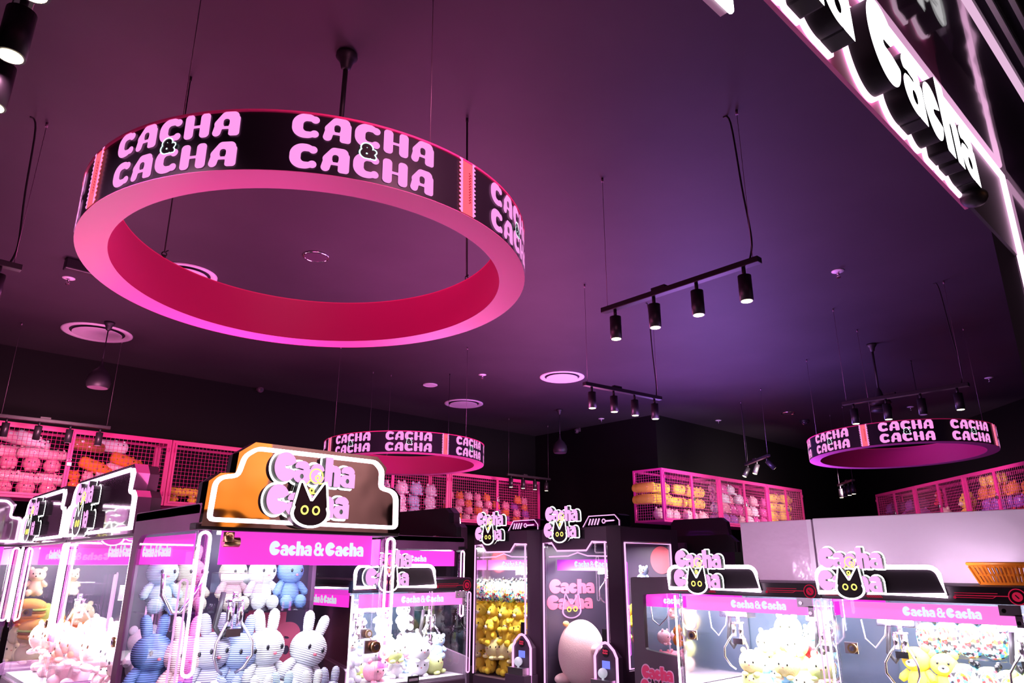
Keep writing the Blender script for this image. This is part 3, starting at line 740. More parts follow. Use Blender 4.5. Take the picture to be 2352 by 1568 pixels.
def side_sheet(name, D, z0, z1, win, x, t, m, root, rad=.06, slope=0):
    """side panel slab in the yz plane with a rounded window (y0, zlow, y1, zhigh); slope lowers the sill to the front"""
    def F(X, Y):
        w = s_box(X, Y, win[0], win[1], win[2], win[3], rad)
        if slope: w = I(s_box(X, Y, win[0], win[1]-slope*1.5, win[2]+0, win[3], rad), -(Y-(win[1]-slope*(1-(X-win[0])/(win[2]-win[0]))))*.95)
        return S(s_box(X, Y, 0.001, z0, D-.001, z1, .008), w)
    me = sdf_mesh(name, F, (-.02, D+.02, z0-.02, z1+.02), .022, x, x+t, m, plane='yz')
    return inst(name, me, root)

def machine_tall(label, loc, rz, W, D, power=9, light=(.85, .88, 1), btxt='Cacha & Cacha', top='gold', lx=None, slots=1, name='claw_machine', lit_front=True, back='logo'):
    """tall cabinet with the big notched light-up sign on top. local x = width, y = depth, z = up"""
    r = thing(name, label, 'claw machine', loc, rz, 'tall notched-sign claw machines')
    H = 1.775; B = .95
    MB().box(0, .02, 0, W, D, B).obj('base', BLACK, r, .01)
    MB().box(.03, .04, B, W-.03, D-.03, B+.02).obj('prize_floor', principled('white_tray', (.45, .42, .48), .4), r)
    side_sheet('side_panel', D, B, 1.87, (-.20, B+.08, D-.07, 1.775), 0, .02, PURP, r, .07)
    side_sheet('side_panel', D, B, 1.87, (-.20, B+.08, D-.07, 1.775), W-.02, .02, PURP, r, .07)
    bp = MB().box(.02, D-.03, B, W-.02, D, 1.86).obj('back_panel', principled('dark_backdrop', (.05, .035, .08), .4), r)
    if back == 'logo':
        BM = principled('backdrop_rose_print', (.50, .08, .16), .5)
        for i, (ch, lx2, lz) in enumerate(LINE1[1:2]+LINE1[3:5]+LINE2[3:5]):
            me = LM.get('B'+ch) or sdf_mesh('print_letter', GL[ch][0], (-.06, .8, -.06, 1.06), .03, 0, .01, [BM, BM]); LM['B'+ch] = me
            inst('printed_letter', me, bp, (W*.15+lx2*.22, D-.036, 1.22+lz*.22), .24)
        MB().box(W*.62, D-.034, 1.0, W*.86, D-.0305, 1.44).obj('printed_block', BM, bp)
    MB().box(0, .0, 1.83, W, D, 1.87).obj('roof', PURP, r, .004)
    MB().box(-.01, -.01, H-.0, W+.01, .06, H+.025).obj('front_lintel', MATTE, r, .004)
    MB().box(.02, .012, B, W-.02, .018, H).obj('front_glass', CLEAR, r)
    MB().box(.004, .03, B+.02, .008, D-.03, H).obj('side_glass', CLEAR, r)
    MB().box(W-.008, .03, B+.02, W-.004, D-.03, H).obj('side_glass', CLEAR, r)
    bn = MB().box(.10, .03, 1.655, W-.10, .036, H).obj('banner', BANNER, r)
    L = word(btxt)[1]; u = .055
    n = max(1, int(W/.8))
    for k in range(n):
        x0 = (W-.14-L*u) if n == 1 else .2+k*W/n
        banner_text(bn, btxt, x0, .028, 1.69, u)
    for xx, sgn in ((.022, 1), (W-.028, -1)):
        bs = MB().box(xx, .08, 1.655, xx+.004, D-.05, H-.01).obj('side_banner', BANNER, r)
        if sgn == 1: banner_text(bs, btxt, xx-.004, D-.10, 1.685, .046, -PI/2)
    MB().box(.10, .05, H-.012, W-.10, .08, H+.002).obj('light_strip', TUBEW, r)
    for x0 in (.004, W-.05):
        pl = MB().box(x0, .0, 1.25, x0+.046, .008, H).obj('neon_column_backing', PINKACR, r)
        MB().tube(loop(x0+.004, x0+.042, 1.29, H-.008, -.006), .0055, 8, closed=True).obj('neon_loop', NEON, pl)
        MB().cyl((x0+.05 if x0 < .1 else x0-.005, .012, B), (x0+.05 if x0 < .1 else x0-.005, .012, H), .006, n=10).obj('clear_edge_rod', ACRYL, r)
    for yy in (.25, .60):
        MB().tube(loop(0, .028, 1.26, 1.72, 0), .004, 8, closed=True).obj('inner_neon', NEONP, r, loc=(.05, min(yy*D/.76, D-.08), -.12)).rotation_euler = (0, 0, 0)
    lock(r, W-.09, .008, 1.335)
    # notched sign
    s0, s1, th = -.0, W, .32
    a1, a2, a3, a4 = .045, .10, .105, .165
    def outline(off):
        o = off
        return [(s0+o, o), (s0+o+.006, th*.50-o*.2), (s0+a1+o*.3, th*.60-o*.6), (s0+a2+o*.4, th*.615-o*.4), (s0+a3+o, th*.86-o*.5), (s0+a4+o*.4, th-o),
                (s1-a4-o*.4+.03, th-o), (s1-a3-o+.02, th*.86-o*.5), (s1-a2-o*.4+.0, th*.615-o*.4), (s1-a1-o*.3, th*.60-o*.6), (s1-.006-o, th*.50-o*.2), (s1-o, o)]
    TM = {'gold': bump(principled('gold_mirror_acrylic', (.82, .64, .54), .04, 1), 1.6, .5, dist=.03), 'dark': bump(principled('dark_mirror_acrylic', (.10, .05, .09), .08, .0, coat=1, spec=.9), 3, .2, dist=.02)}[top]
    sg2 = MB().prism([(x, z+H+.012) for x, z in outline(0)], -.03, .03).obj('light_up_sign', [TM], r)
    MB().prism([(x, z+H+.012) for x, z in outline(.004)], .03, .075).obj('sign_back_box', MATTE, sg2)
    pts = []; O = outline(.024)
    for i in range(len(O)):
        p, q, w2 = Vector(O[i-1]), Vector(O[i]), Vector(O[(i+1) % len(O)])
        d1, d2 = (p-q), (w2-q); c1 = min(.018, d1.length*.45); c2 = min(.018, d2.length*.45)
        A, Bq = q+d1.normalized()*c1, q+d2.normalized()*c2
        for t in (0, .33, .66, 1): m_ = A.lerp(q, t).lerp(q.lerp(Bq, t), t); pts.append((m_.x, -.038, m_.y+H+.012))
    MB().tube(pts, .0075, 8, closed=True).obj('neon_outline', NEON, sg2)
    unit = .116
    logo(sg2, (lx if lx is not None else W*.47-1.45*unit), -.03, H+.012+.175, unit)
    area('cabinet_lamp', (W/2, D*.45, 1.80), W*.7, power*.7, light, (0, 0, 0), sy=D*.5, parent=r)
    area('front_fill', (W/2, .07, 1.62), W*.75, power*.45, light, (math.radians(68), 0, 0), sy=.05, parent=r)  # added fill behind the front glass, lights the plushes from the front
    area('side_fill', (.06, .06, 1.40), .04, power*.22, light, (math.radians(90), 0, math.radians(-35)), sy=.5, parent=r)  # added upright fill in the front left corner, no strip modelled
    return r

BANNERL = principled('glowing_magenta_banner', (.85, .2, .6), .4, emit=(1, .24, .78), es=1.0)  # lighter copy of the banner, glowing in place of light passing through it
def machine_low(label, loc, rz, W, D, power=60, light=(.95, .93, 1), logo_x=.06, sides=True, topper=True, name='claw_machine', basefront=True):
    """low cabinet: black beam with red circuit print, small rounded light-up sign with raised logo"""
    r = thing(name, label, 'claw machine', loc, rz, 'low claw machines with red circuit print')
    T, Bz = 1.575, 1.505; B = .99
    MB().box(0, .02, 0, W, D, B).obj('base', BLACK, r, .01)
    MB().box(.02, .03, B, W-.02, D-.02, B+.015).obj('prize_floor', principled('white_tray', (.45, .42, .48), .4), r)
    for x in (0, W-.02):
        side_sheet('side_panel', D, .5, 1.585, (-.03, 1.20, D-.08, 1.535), x, .02, BLACK, r, .05, slope=.10)
    MB().box(.02, D-.02, B, W-.02, D, 1.57).obj('back_panel', principled('pale_backdrop', (.07, .10, .15), .4), r)
    MB().box(.022, .03, B+.02, .026, D-.03, 1.49).obj('mirror_lining', bump(principled('mirror_lining', (.80, .72, .80), .10, 1), 5, .1), r)
    bm = MB().box(0, -.015, Bz, W, .03, T).obj('front_beam', MATTE, r, .004)
    lines = MB()
    lines.tube([(.02, -.017, 1.523), (.22, -.017, 1.523)], .0013, 4).tube([(.60, -.017, 1.548), (W-.12, -.017, 1.548)], .0012, 4).tube([(.60, -.017, 1.538), (W-.08, -.017, 1.538)], .0018, 4)
    lines.tube([(W-.28, -.017, 1.529), (W-.14, -.017, 1.529), (W-.125, -.017, 1.538)], .0012, 4).cyl((W-.285, -.016, 1.529), (W-.285, -.019, 1.529), .006, n=12)
    for k in range(8): lines.tube([(.22+k*.009, -.017, 1.528), (.23+k*.009, -.017, 1.517)], .002, 4)
    cx, cz = W-.05, 1.537
    for R_ in (.031,): lines.tube([(cx+R_*math.cos(t), -.017, cz+R_*math.sin(t)) for t in np.linspace(0, 2*PI, 25)[:-1]], .0022, 5, closed=True)
    lines.cyl((cx, -.016, cz), (cx, -.019, cz), .019, n=24)
    lines.obj('circuit_print', REDLINE, bm)
    MB().tube([(cx-.006, -.0205, cz+.007), (cx+.006, -.0205, cz-.007)], .0028, 5).obj('badge_slash', MATTE, bm)
    MB().box(0, .03, 1.545, W, D, 1.575).obj('roof', MATTE, r)
    MB().box(.02, .004, B, W-.02, .010, Bz).obj('front_glass', CLEAR, r)
    MB().box(.004, .02, B, .008, D-.02, 1.54).obj('side_glass', CLEAR, r)
    MB().box(W-.008, .02, B, W-.004, D-.02, 1.54).obj('side_glass', CLEAR, r)
    bn = MB().box(.07, .02, 1.42, W-.06, .026, 1.495).obj('banner', BANNERL, r)
    banner_text(bn, 'Cacha & Cacha', .36, .018, 1.44, .042)
    bs = MB().box(.022, .05, 1.425, .026, D-.08, 1.52).obj('side_banner', BANNER, r)
    banner_text(bs, 'Cacha & Cacha', .019, D-.16, 1.44, .046, -PI/2)
    MB().box(.06, .06, 1.512, W-.06, .09, 1.524).obj('light_strip', TUBEW, r)
    MB().box(.06, D-.06, 1.512, W-.06, D-.04, 1.524).obj('light_strip', TUBEW, r)
    MB().tube([(.012, -.006, Bz-.01), (.012, -.006, B)], .006, 8).obj('neon_edge', NEON, r)
    for x in (.035, .05, W-.035, W-.05, W-.02):
        MB().cyl((x, 0, B), (x, 0, Bz), .004, n=8).obj('clear_edge_rod', ACRYL, r)
    MB().tube(loop(W-.032, W-.008, 1.02, Bz-.01, -.006), .004, 8, closed=True).obj('neon_loop', NEONP, r)
    hg = MB().box(W-.13, -.006, Bz-.045, W-.05, .002, Bz-.002).box(W-.075, -.006, Bz-.09, W-.05, .002, Bz-.04).obj('hinge_plate', STEEL, r)
    for (hx, hz) in ((W-.11, Bz-.025), (W-.063, Bz-.072)): MB().cyl((hx, -.006, hz), (hx, -.012, hz), .009, n=14).obj('screw', CHROME, hg)
    lock(r, .11, .0, 1.285)
    pr = MB().box(.42, -.001, B+.005, .50, .003, B+.045).obj('price_plate', MATTE, r)
    for k in range(7): MB().box(.43+k*.009, -.003, B+.018, .436+k*.009, -.001, B+.032).obj('printed_mark', WHITEP, pr)
    if topper:
        P = [(.0, 0)]+[(.0, .06)]+[(.045+.045*math.cos(math.radians(a)), .075+.045*math.sin(math.radians(a))) for a in (180, 157, 135, 112, 90)]
        wt = .575
        P += [(wt-.06+.045*math.cos(math.radians(a)), .075+.045*math.sin(math.radians(a))) for a in (90, 67, 45, 22)]+[(wt, .0)]
        P = [(x, z+1.535) for x, z in P]
        tp = MB().prism(P, -.035, -.016).obj('light_up_sign', MATTE, r)
        MB().tube([(x, -.036, z) for x, z in P], .0105, 8, closed=True).obj('neon_outline', NEON, tp)
        logo(tp, logo_x, -.04, 1.555+.095, .098)
        area('cabinet_lamp', (W/2, D*.45, 1.50), W*.75, power*.6, light, (0, 0, 0), sy=D*.6, parent=r)
        area('front_fill', (W/2, .05, 1.40), W*.8, power*.3, light, (math.radians(66), 0, 0), sy=.04, parent=r)  # added frontal fill for the prizes, no fixture
        area('sign_back_fill', (.30, .06, 1.64), .5, 3.6, (1, .72, .95), (math.radians(110), 0, 0), sy=.05, parent=r)  # added unseen fill behind the sign, brightens the silver sheets
    else:
        area('cabinet_lamp', (W/2, D*.45, 1.53), W*.75, power, light, (0, 0, 0), sy=D*.6, parent=r)
    for k, x in enumerate((.24, W-.12)):
        claw(r, x, .28, 1.41, L=.08, hose=True)
    MB().tube([(W*.08, .25, 1.40), (W*.09, .25, 1.31), (W*.14, .25, 1.27), (W*.20, .25, 1.33), (W*.22, .25, 1.41)], .004, 8).obj('hanging_tube', STEEL, r)
    sh = MB().box(.30, D-.30, 1.225, W-.05, D-.03, 1.232).box(.30, D-.302, 1.225, W-.05, D-.298, 1.26).obj('acrylic_shelf', ACRYL, r)
    return r

# ---- the gold-topped machine in front
M1 = machine_tall('nearest claw machine with mirror-gold sign, striped rabbit plushes inside', (.96, 2.70, 0), 0, .85, .76, power=15, top='gold')
claw(M1, .30, .32, 1.58, L=.10, arm_mat=STEEL)
MB().tube([(.05, .45, 1.62), (.055, .45, 1.54), (.10, .45, 1.47), (.135, .45, 1.47), (.18, .45, 1.54), (.22, .45, 1.63)], .010, 10).obj('chrome_cable_loop', CHROME, M1)
MB().box(.03, .46, 1.462, .72, .72, 1.468).box(.03, .458, 1.462, .72, .462, 1.50).obj('acrylic_shelf', ACRYL, M1)
MB().cyl((.115, -.001, 1.735), (.115, -.001, 1.77), .02, n=20).cyl((.10, .01, 1.735), (.16, .01, 1.735), .018, n=14).obj('roller_lock', BRASS, M1)
def row(kind, cols, pts, z, where, rz=None, sc=1, jit=.0, bag=False, group=None, descr=None, rxs=None):
    for i, ((x, y), c) in enumerate(zip(pts, cols)):
        plush(kind, c, (x, y, z if not hasattr(z, '__len__') else z[i]), (rz or 0)+(rnd()-.5)*jit, sc if not hasattr(sc, '__len__') else sc[i],
              f"{descr or ''}{' ' if descr else ''}{c} plush {kind}, {ORD[i]} from the left {where}", group, bag, 0, (rxs[i] if rxs else 0))
row('rabbit', ['pale blue', 'beige', 'beige', 'white', 'blue'], [(1.035, 3.25), (1.165, 3.30), (1.335, 3.26), (1.47, 3.26), (1.605, 3.26)], 1.468, 'gold-topped machine shelf', rz=.15, sc=[.76, .76, .76, .78, .78], descr='striped', group='rabbits on the upper shelf', jit=.2)
row('rabbit', ['blue', 'pale pink', 'grey lilac', 'slate blue', 'white', 'white'], [(1.01, 3.16), (1.115, 3.10), (1.21, 3.08), (1.315, 3.08), (1.435, 3.08), (1.575, 3.08)], [1.135, 1.12, 1.13, 1.12, 1.12, 1.11], 'gold-topped machine lower row', rz=.1, sc=[.93, .95, .95, .95, 1.0, 1.0], descr='striped', group='rabbits in the lower row', jit=.25, rxs=[0, 0, 0, .06, 0, .30])
for i in range(7):
    plush('rabbit', ['blue', 'pale pink', 'slate blue', 'white', 'pale blue', 'white', 'grey lilac'][i], (1.04+i*.11, 2.98-.05*(i % 2), .97), .2*(rnd()-.5), .75, f"striped plush rabbit low at the bottom edge, {ORD[i]} from left in the gold-topped machine", 'rabbits heaped at the bottom', False)
plush('bear', 'white', (1.03, 3.36, 1.20), .3, .8, 'white plush with orange ears behind the rabbits, left inside the gold-topped machine')

# ---- low machine behind it, front toward us
M2 = machine_low('low claw machine half hidden behind the gold-topped one, white plushes', (2.23, 3.75, 0), 0, .89, .70, power=34)
def pile(kind_cols, x0, x1, y0, y1, z0, layers, step, where, sc=.7, rz=0, group=None, bag=False, zstep=None, drop=.0):
    n = 0
    nx = max(1, int((x1-x0)/step)); ny = max(1, int((y1-y0)/step))
    zs = zstep or step*.8
    for L_ in range(layers):
        for j in range(ny):
            if L_ == layers-1 and layers > 2 and j == 0: continue
            for i in range(nx):
                kind, c = kind_cols[(n*7+L_*3+i*5+j) % len(kind_cols)]
                x = x0+(i+.5)*(x1-x0)/nx+(rnd()-.5)*step*.25; y = y0+(j+.5)*(y1-y0)/ny+(rnd()-.5)*step*.25
                rowname = ['bottom', 'second', 'third', 'fourth', 'fifth', 'sixth'][L_]
                yield kind, c, x, y, z0+L_*zs, (rnd()-.5)*.7, f"{c} plush {kind}, {ORD[min(i,15)]} from left{'' if layers==1 else ', '+rowname+' layer'}{'' if ny==1 else ', row '+['one','two','three','four','five','six','seven'][j]}, {where}"
                n += 1
def fill(loc, rz, *a, sc=.7, group=None, bag=False, tilt=.35, **k):
    M = Matrix.Translation(loc) @ Matrix.Rotation(rz, 4, 'Z')
    for kind, c, x, y, z, r_, lab in pile(*a, **k):
        p = M@Vector((x, y, z)); plush(kind, c, p, rz+r_, sc*(.92+.16*rnd()), lab, group, bag, (rnd()-.5)*tilt, (rnd()-.5)*tilt)
WH = [('bear', 'white'), ('ball', 'white'), ('bear', 'pale blue'), ('bear', 'white'), ('ball', 'white')]
fill((2.23, 3.75, 0), 0, [('bear', 'white'), ('ball', 'white'), ('bear', 'white')], .30, .84, .44, .64, 1.235, 1, .15, 'shelf of machine behind gold one', sc=.68, group='white plushes on the shelf')
fill((2.23, 3.75, 0), 0, WH+[('ball', 'pink'), ('ball', 'lime')], .06, .84, .10, .60, 1.0, 2, .15, 'machine behind gold one', sc=.62, group='white plushes in the pile', zstep=.09)

# ---- right pair of low machines, fronts facing left
R1 = machine_low('low claw machine right of the towers, pale green plushes', (3.70, 2.585, 0), -PI/2, .885, .80, power=46, logo_x=.075)
R2 = machine_low('low claw machine at the right edge with patterned cushions, basket on top', (3.70, 1.695, 0), -PI/2, .885, .80, power=38, logo_x=.035)
fill((3.70, 2.585, 0), -PI/2, [('ball', 'pale yellow'), ('ball', 'lime'), ('ball', 'pale yellow'), ('ball', 'cream')], .30, .84, .50, .72, 1.235, 1, .145, 'shelf of machine beside towers', sc=.68, group='pale yellow plushes on the shelf', tilt=.1)
fill((3.70, 2.585, 0), -PI/2, [('ball', 'lime'), ('ball', 'pale yellow'), ('bear', 'light blue'), ('ball', 'pale yellow'), ('ball', 'cream')], .26, .84, .12, .62, 1.0, 3, .15, 'machine beside towers', sc=.60, group='green and blue plushes in the pile', zstep=.09)
for i, (x, y, z) in enumerate(((.60, .40, 1.20), (.74, .30, 1.15))):
    p = Matrix.Translation((3.70, 2.585, 0)) @ Matrix.Rotation(-PI/2, 4, 'Z') @ Vector((x, y, z))
    o = thing('cherry_charm', ['cluster of red balls on the white plush, left one', 'cluster of red balls on the white plush, right one near the claw'][i], 'toy charm', p, -PI/2)
    for k in range(4):
        a = k*PI/2+.4; MB().sph((.022*math.cos(a), 0, .022*math.sin(a)), .020).obj('ball', fabric('fleece_red', COLS['red']), o)
fill((3.70, 1.695, 0), -PI/2, [('cushion', 'patterned')], .24, .62, .44, .62, 1.232, 1, .092, 'shelf of right edge machine', sc=.80, group='patterned cushions on the shelf', tilt=.1)
fill((3.70, 1.695, 0), -PI/2, [('ball', 'white')], .62, .86, .50, .66, 1.232, 1, .12, 'shelf of right edge machine', sc=.80, group='white plushes on the right-edge shelf', tilt=.1)
fill((3.70, 1.695, 0), -PI/2, [('bear', 'yellow')], .22, .44, .28, .40, 1.05, 1, .11, 'bottom of right edge machine', sc=.88, group='yellow bears in the lower row', tilt=.1)
fill((3.70, 1.695, 0), -PI/2, [('cushion', 'patterned')], .44, .72, .30, .42, 1.04, 1, .092, 'bottom of right edge machine', sc=.85, group='patterned cushions in the lower row', tilt=.1)
fill((3.70, 1.695, 0), -PI/2, [('ball', 'green'), ('ball', 'lime')], .70, .88, .28, .40, 1.03, 1, .09, 'bottom of right edge machine', sc=.80, group='green plushes in the lower row', tilt=.1)

# neighbour whose left side shows its window and sticker
SM = thing('claw_machine', 'dark side of a claw machine with slanted window and pink logo sticker', 'claw machine', (3.74, 2.60, 0), 0, None)
def F_side(X, Y):
    w = I(s_box(X, Y, -.4, 1.0, .24, 1.54-.028, .04), -(Y-(1.155+(X)*.10)))
    w = I(w, Y-(1.505-.06*X))
    return S(s_box(X, Y, 0.0, .5, .33, 1.592, .012), w)
inst('side_panel', sdf_mesh('side_panel', F_side, (-.02, .36, .48, 1.62), .012, 0, .03, [BLACK, MATTE], plane='yz'), SM)
MB().box(.03, 0, .5, .75, .33, .98).obj('base', BLACK, SM)
MB().box(.03, .0, 1.56, .75, .33, 1.59).obj('roof', MATTE, SM)
MB().box(.72, 0, .98, .75, .33, 1.56).obj('back_panel', principled('pale_backdrop', (.07, .10, .15), .4), SM)
MB().box(.03, .31, .98, .75, .33, 1.56).obj('far_panel', principled('pale_backdrop', (.07, .10, .15), .4), SM)
MB().box(.012, .0, 1.1, .016, .30, 1.54).obj('window_glass', CLEAR, SM)
bs = MB().box(.06, .02, 1.42, .064, .30, 1.50).obj('side_banner', BANNER, SM)
banner_text(bs, 'cacha', .056, .13, 1.44, .042, -PI/2)
area('cabinet_lamp', (.35, .17, 1.54), .5, 7, (.95, .92, 1), (0, 0, 0), sy=.2, parent=SM)
MB().tube([(.10, .26, 1.42), (.10, .25, 1.34), (.10, .20, 1.31), (.10, .14, 1.36), (.10, .12, 1.42)], .004, 8).obj('hanging_tube', STEEL, SM)
MB().box(.1, .03, 1.345, .7, .30, 1.35).obj('acrylic_shelf', ACRYL, SM)
STP = principled('sticker_pale_pink', (1, .55, .82), .4); STR = principled('sticker_rose', (1, .07, .24), .4)
st = inst('logo_sticker', sdf_mesh('logo_sticker', lambda X, Y: f_logo(X, Y)-.09, (-.4, 3.3, -1.62, 1.2), .035, 0, .02, [STP, STP]), SM, (-.003, .272, 1.020), .072, (0, 0, -PI/2))
for ch, lx_, lz in LINE1+LINE2:
    me = LM.get('st'+ch) or sdf_mesh('sticker_letter', GL[ch][0], (-.06, .98, -.06, 1.06), .03, -.03, 0, [STR, STR]); LM['st'+ch] = me
    inst('sticker_letter', me, st, (lx_, 0, lz))
inst('sticker_cat', sdf_mesh('sticker_cat', f_cat, (.75, 2.1, -1.45, .10), .03, -.06, 0, [CATBLK, CATBLK]), st)
inst('sticker_eyes', LM['eyes'], st, (0, .32, 0))
fill((3.74, 2.60, 0), 0, [('bear', 'cream'), ('ball', 'pale pink'), ('roll', 'cream')], .10, .66, .04, .28, 1.352, 1, .13, 'shelf behind slanted window', sc=.40, group='small plushes behind the slanted window')
fill((3.74, 2.60, 0), 0, [('bear', 'orange'), ('bear', 'cream'), ('ball', 'pale pink')], .08, .66, .04, .28, 1.20, 1, .12, 'under shelf behind slanted window', sc=.42, group='small plushes under the shelf')
fill((3.74, 2.60, 0), 0, [('ball', 'pale pink'), ('ball', 'pink'), ('ball', 'white')], .08, .66, .04, .28, .99, 2, .11, 'sill of slanted window', sc=.45, group='small plushes at the window sill', zstep=.08)

# silver backs of the taller machines standing behind the right pair
SILV = bump(principled('silver_back_sheet', (.74, .66, .78), .36, .15), 2.2, .25, dist=.05)
t = thing('silver_machine_back', 'shiny pale metal back of a machine, narrower one on the left', 'machine back', (4.55, 2.60, 0))
MB().box(0, -.50, .9, .5, 0, 1.945).obj('cabinet_back', bump(principled('plastic_wrapped_sheet', (.76, .58, .76), .2, .1), 7, .35, dist=.03), t, .004)
MB().box(-.004, -.50, .9, 0, -.47, 1.945).obj('edge_fold', SILV, t)
t = thing('silver_machine_back', 'long brushed silver sheet behind the orange basket at right', 'machine back', (4.55, 2.095, 0))
MB().box(0, -1.40, .9, .5, -.004, 1.95).obj('cabinet_back', SILV, t, .004)
# orange basket
o = thing('plastic_basket', 'orange slotted plastic basket on top of the right-edge machine', 'basket', (4.05, .90, 1.578), -PI/2)
o.scale = (1.5, 1.4, 1.5)
OR = principled('orange_plastic', (.95, .30, .02), .35)
def trap(z): k = z/.062; return (.105+.022*k, .075+.018*k)
bm = MB()
for (za, zb) in ((0, .008), (.026, .032), (.050, .062)):
    (ax, ay), (bx, by) = trap(za), trap(zb)
    for sx, sy, ex, ey in ((-1, -1, 1, -1), (1, -1, 1, 1), (1, 1, -1, 1), (-1, 1, -1, -1)):
        v = [(sx*ax, sy*ay, za), (ex*ax, ey*ay, za), (ex*bx, ey*by, zb), (sx*bx, sy*by, zb)]
        c = .96; bm.add(v+[(x*c, y*c, z) for x, y, z in v], [(0, 1, 2, 3), (7, 6, 5, 4), (0, 4, 5, 1), (1, 5, 6, 2), (2, 6, 7, 3), (3, 7, 4, 0)])
(ax, ay), (bx, by) = trap(0), trap(.055)
for k in range(23):
    t_ = -1+2*k/22
    for s in (-1, 1):
        bm.bar((t_*ax, s*ay*.99, .004), (t_*bx, s*by*.99, .055), .005)
        if k % 2 == 0: bm.bar((s*ax*.99, t_*ay, .004), (s*bx*.99, t_*by, .055), .005)
bm.box(-ax, -ay, 0, ax, ay, .004); bm.obj('basket_body', OR, o)
MB().tube([(s*bx*1.02, u_*by*1.02, .062) for s, u_ in ((-1, -1), (1, -1), (1, 1), (-1, 1))], .005, 8, closed=True).obj('basket_rim', OR, o)
o = thing('plastic_basket', 'sliver of an orange tray behind the first low machine sign', 'basket', (4.42, 2.78, 1.585), 0)
MB().box(-.08, -.14, 0, .08, .14, .012).box(-.08, -.14, 0, -.07, .14, .05).box(.07, -.14, 0, .08, .14, .05).box(-.08, -.14, 0, .08, -.13, .05).obj('tray_body', OR, o)

# ---- left row, fronts facing away to the left edge
L1 = machine_tall('wide claw machine directly behind the gold one on the left, signs seen edge-on', (1.0, 4.82, 0), -PI/2, 1.30, .78, power=75, top='dark', lx=.31, light=(1, .86, 1), back='none')
L2 = machine_tall('second wide claw machine of the left row, farther from us', (1.0, 6.13, 0), -PI/2, 1.28, .78, power=75, top='dark', lx=.31, light=(1, .86, 1), back='none')
PK = [('bear', 'pale pink'), ('ball', 'pale pink'), ('bear', 'white'), ('ball', 'pink'), ('bear', 'cream'), ('ball', 'light blue')]
fill((1.0, 4.82, 0), -PI/2, PK, .08, 1.22, .08, .66, .97, 2, .20, 'nearer left machine', sc=.95, group='pink plushes in the first left machine', zstep=.13)
fill((1.0, 6.13, 0), -PI/2, PK, .08, 1.22, .08, .66, .97, 2, .20, 'farther left machine', sc=.95, group='pink plushes in the second left machine', zstep=.13)
for x in (.3, .62, 1.0): claw(L1, x, .3, 1.50, L=.08)
claw(L2, .5, .3, 1.50, L=.08)
L0 = machine_tall('claw machine at the left edge facing us, bear and burger plushes', (-.32, 6.2, 0), 0, 1.32, .78, power=90, top='dark', lx=.62, light=(1, .97, .95), back='none')
MB().box(.1, .40, 1.42, 1.25, .72, 1.426).obj('acrylic_shelf', ACRYL, L0)
fill((-.32, 6.2, 0), 0, [('bear', 'cream'), ('bear', 'white')], .74, 1.24, .46, .68, 1.428, 1, .17, 'shelf of left edge machine', sc=.8, group='bears on the left edge shelf', tilt=.1)
fill((-.32, 6.2, 0), 0, [('ball', 'orange'), ('ball', 'cream'), ('bear', 'orange'), ('ball', 'green'), ('ball', 'cream')], .66, 1.26, .10, .62, .97, 3, .19, 'left edge machine', sc=.75, group='burger coloured plushes', zstep=.12)
def burger(loc, sc, label):
    o = thing('plush_burger', label, 'plush toy', loc, .2, 'plush burgers')
    o.scale = (sc,)*3
    MB().sph((0, 0, .085), (.11, .11, .055)).obj('bun', fabric('fleece_bun', (.85, .45, .14)), o)
    MB().sph((0, 0, .062), (.118, .118, .018)).obj('lettuce', fabric('fleece_green', COLS['green']), o)
    MB().sph((0, 0, .045), (.112, .112, .02)).obj('patty', fabric('fleece_brown', COLS['brown']), o)
    MB().sph((0, 0, .025), (.11, .11, .028)).obj('bottom_bun', fabric('fleece_bun', (.85, .45, .14)), o)
burger((.86, 6.45, 1.28), 1.0, 'burger plush under the shelf of the left edge machine')
burger((.80, 6.40, 1.14), 1.0, 'lower burger plush in the left edge machine')

# ---- machines seen from behind
M3 = machine_tall('claw machine seen from behind, black sign back with loose wires', (3.65, 4.48, 0), PI/2, 1.12, .80, power=20, top='dark', back='none')
M3.scale = (1, 1, 1)
w = MB().tube([(.33, .082, 1.845), (.30, .09, 1.87), (.27, .09, 1.885), (.22, .09, 1.88), (.16, .09, 1.862), (.12, .085, 1.855)], .003, 6).obj('loose_cable', principled('red_wire', (.5, .02, .02), .5), M3)
MB().box(.26, .085, 1.875, .285, .095, 1.888).box(.335, .08, 1.835, .36, .09, 1.86).obj('plug', WHITEP, w)
M4 = thing('claw_machine', 'dark plain machine top between right tower and silver sheet', 'claw machine', (6.62, 4.45, 0), 0)
MB().box(0, 0, 0, 1.0, .9, .9).obj('base', BLACK, M4, .01)
MB().box(0, 0, .9, 1.0, .9, 1.90).obj('cabinet', PURP, M4, .01)
MB().box(.08, -.006, 1.0, .92, 0, 1.6).obj('side_window', principled('dark_window', (.02, .02, .03), .1), M4)
t = thing('machine_sign_back', 'black back of a light-up sign leaning over the dark machine behind', 'sign back', (6.70, 4.66, 1.80), -PI/2)
MB().prism([(0, 0), (.78, 0), (.78, .10), (.70, .17), (.68, .30), (.62, .345), (.04, .345), (0, .30)], 0, .06).obj('sign_panel', bump(principled('dark_mirror_acrylic', (.1, .05, .09), .08, coat=1), 3, .2), t)
MB().prism([(.02, 0), (.77, 0), (.77, .10), (.69, .17), (.02, .17)], -.03, 0).obj('cover_box', MATTE, t)

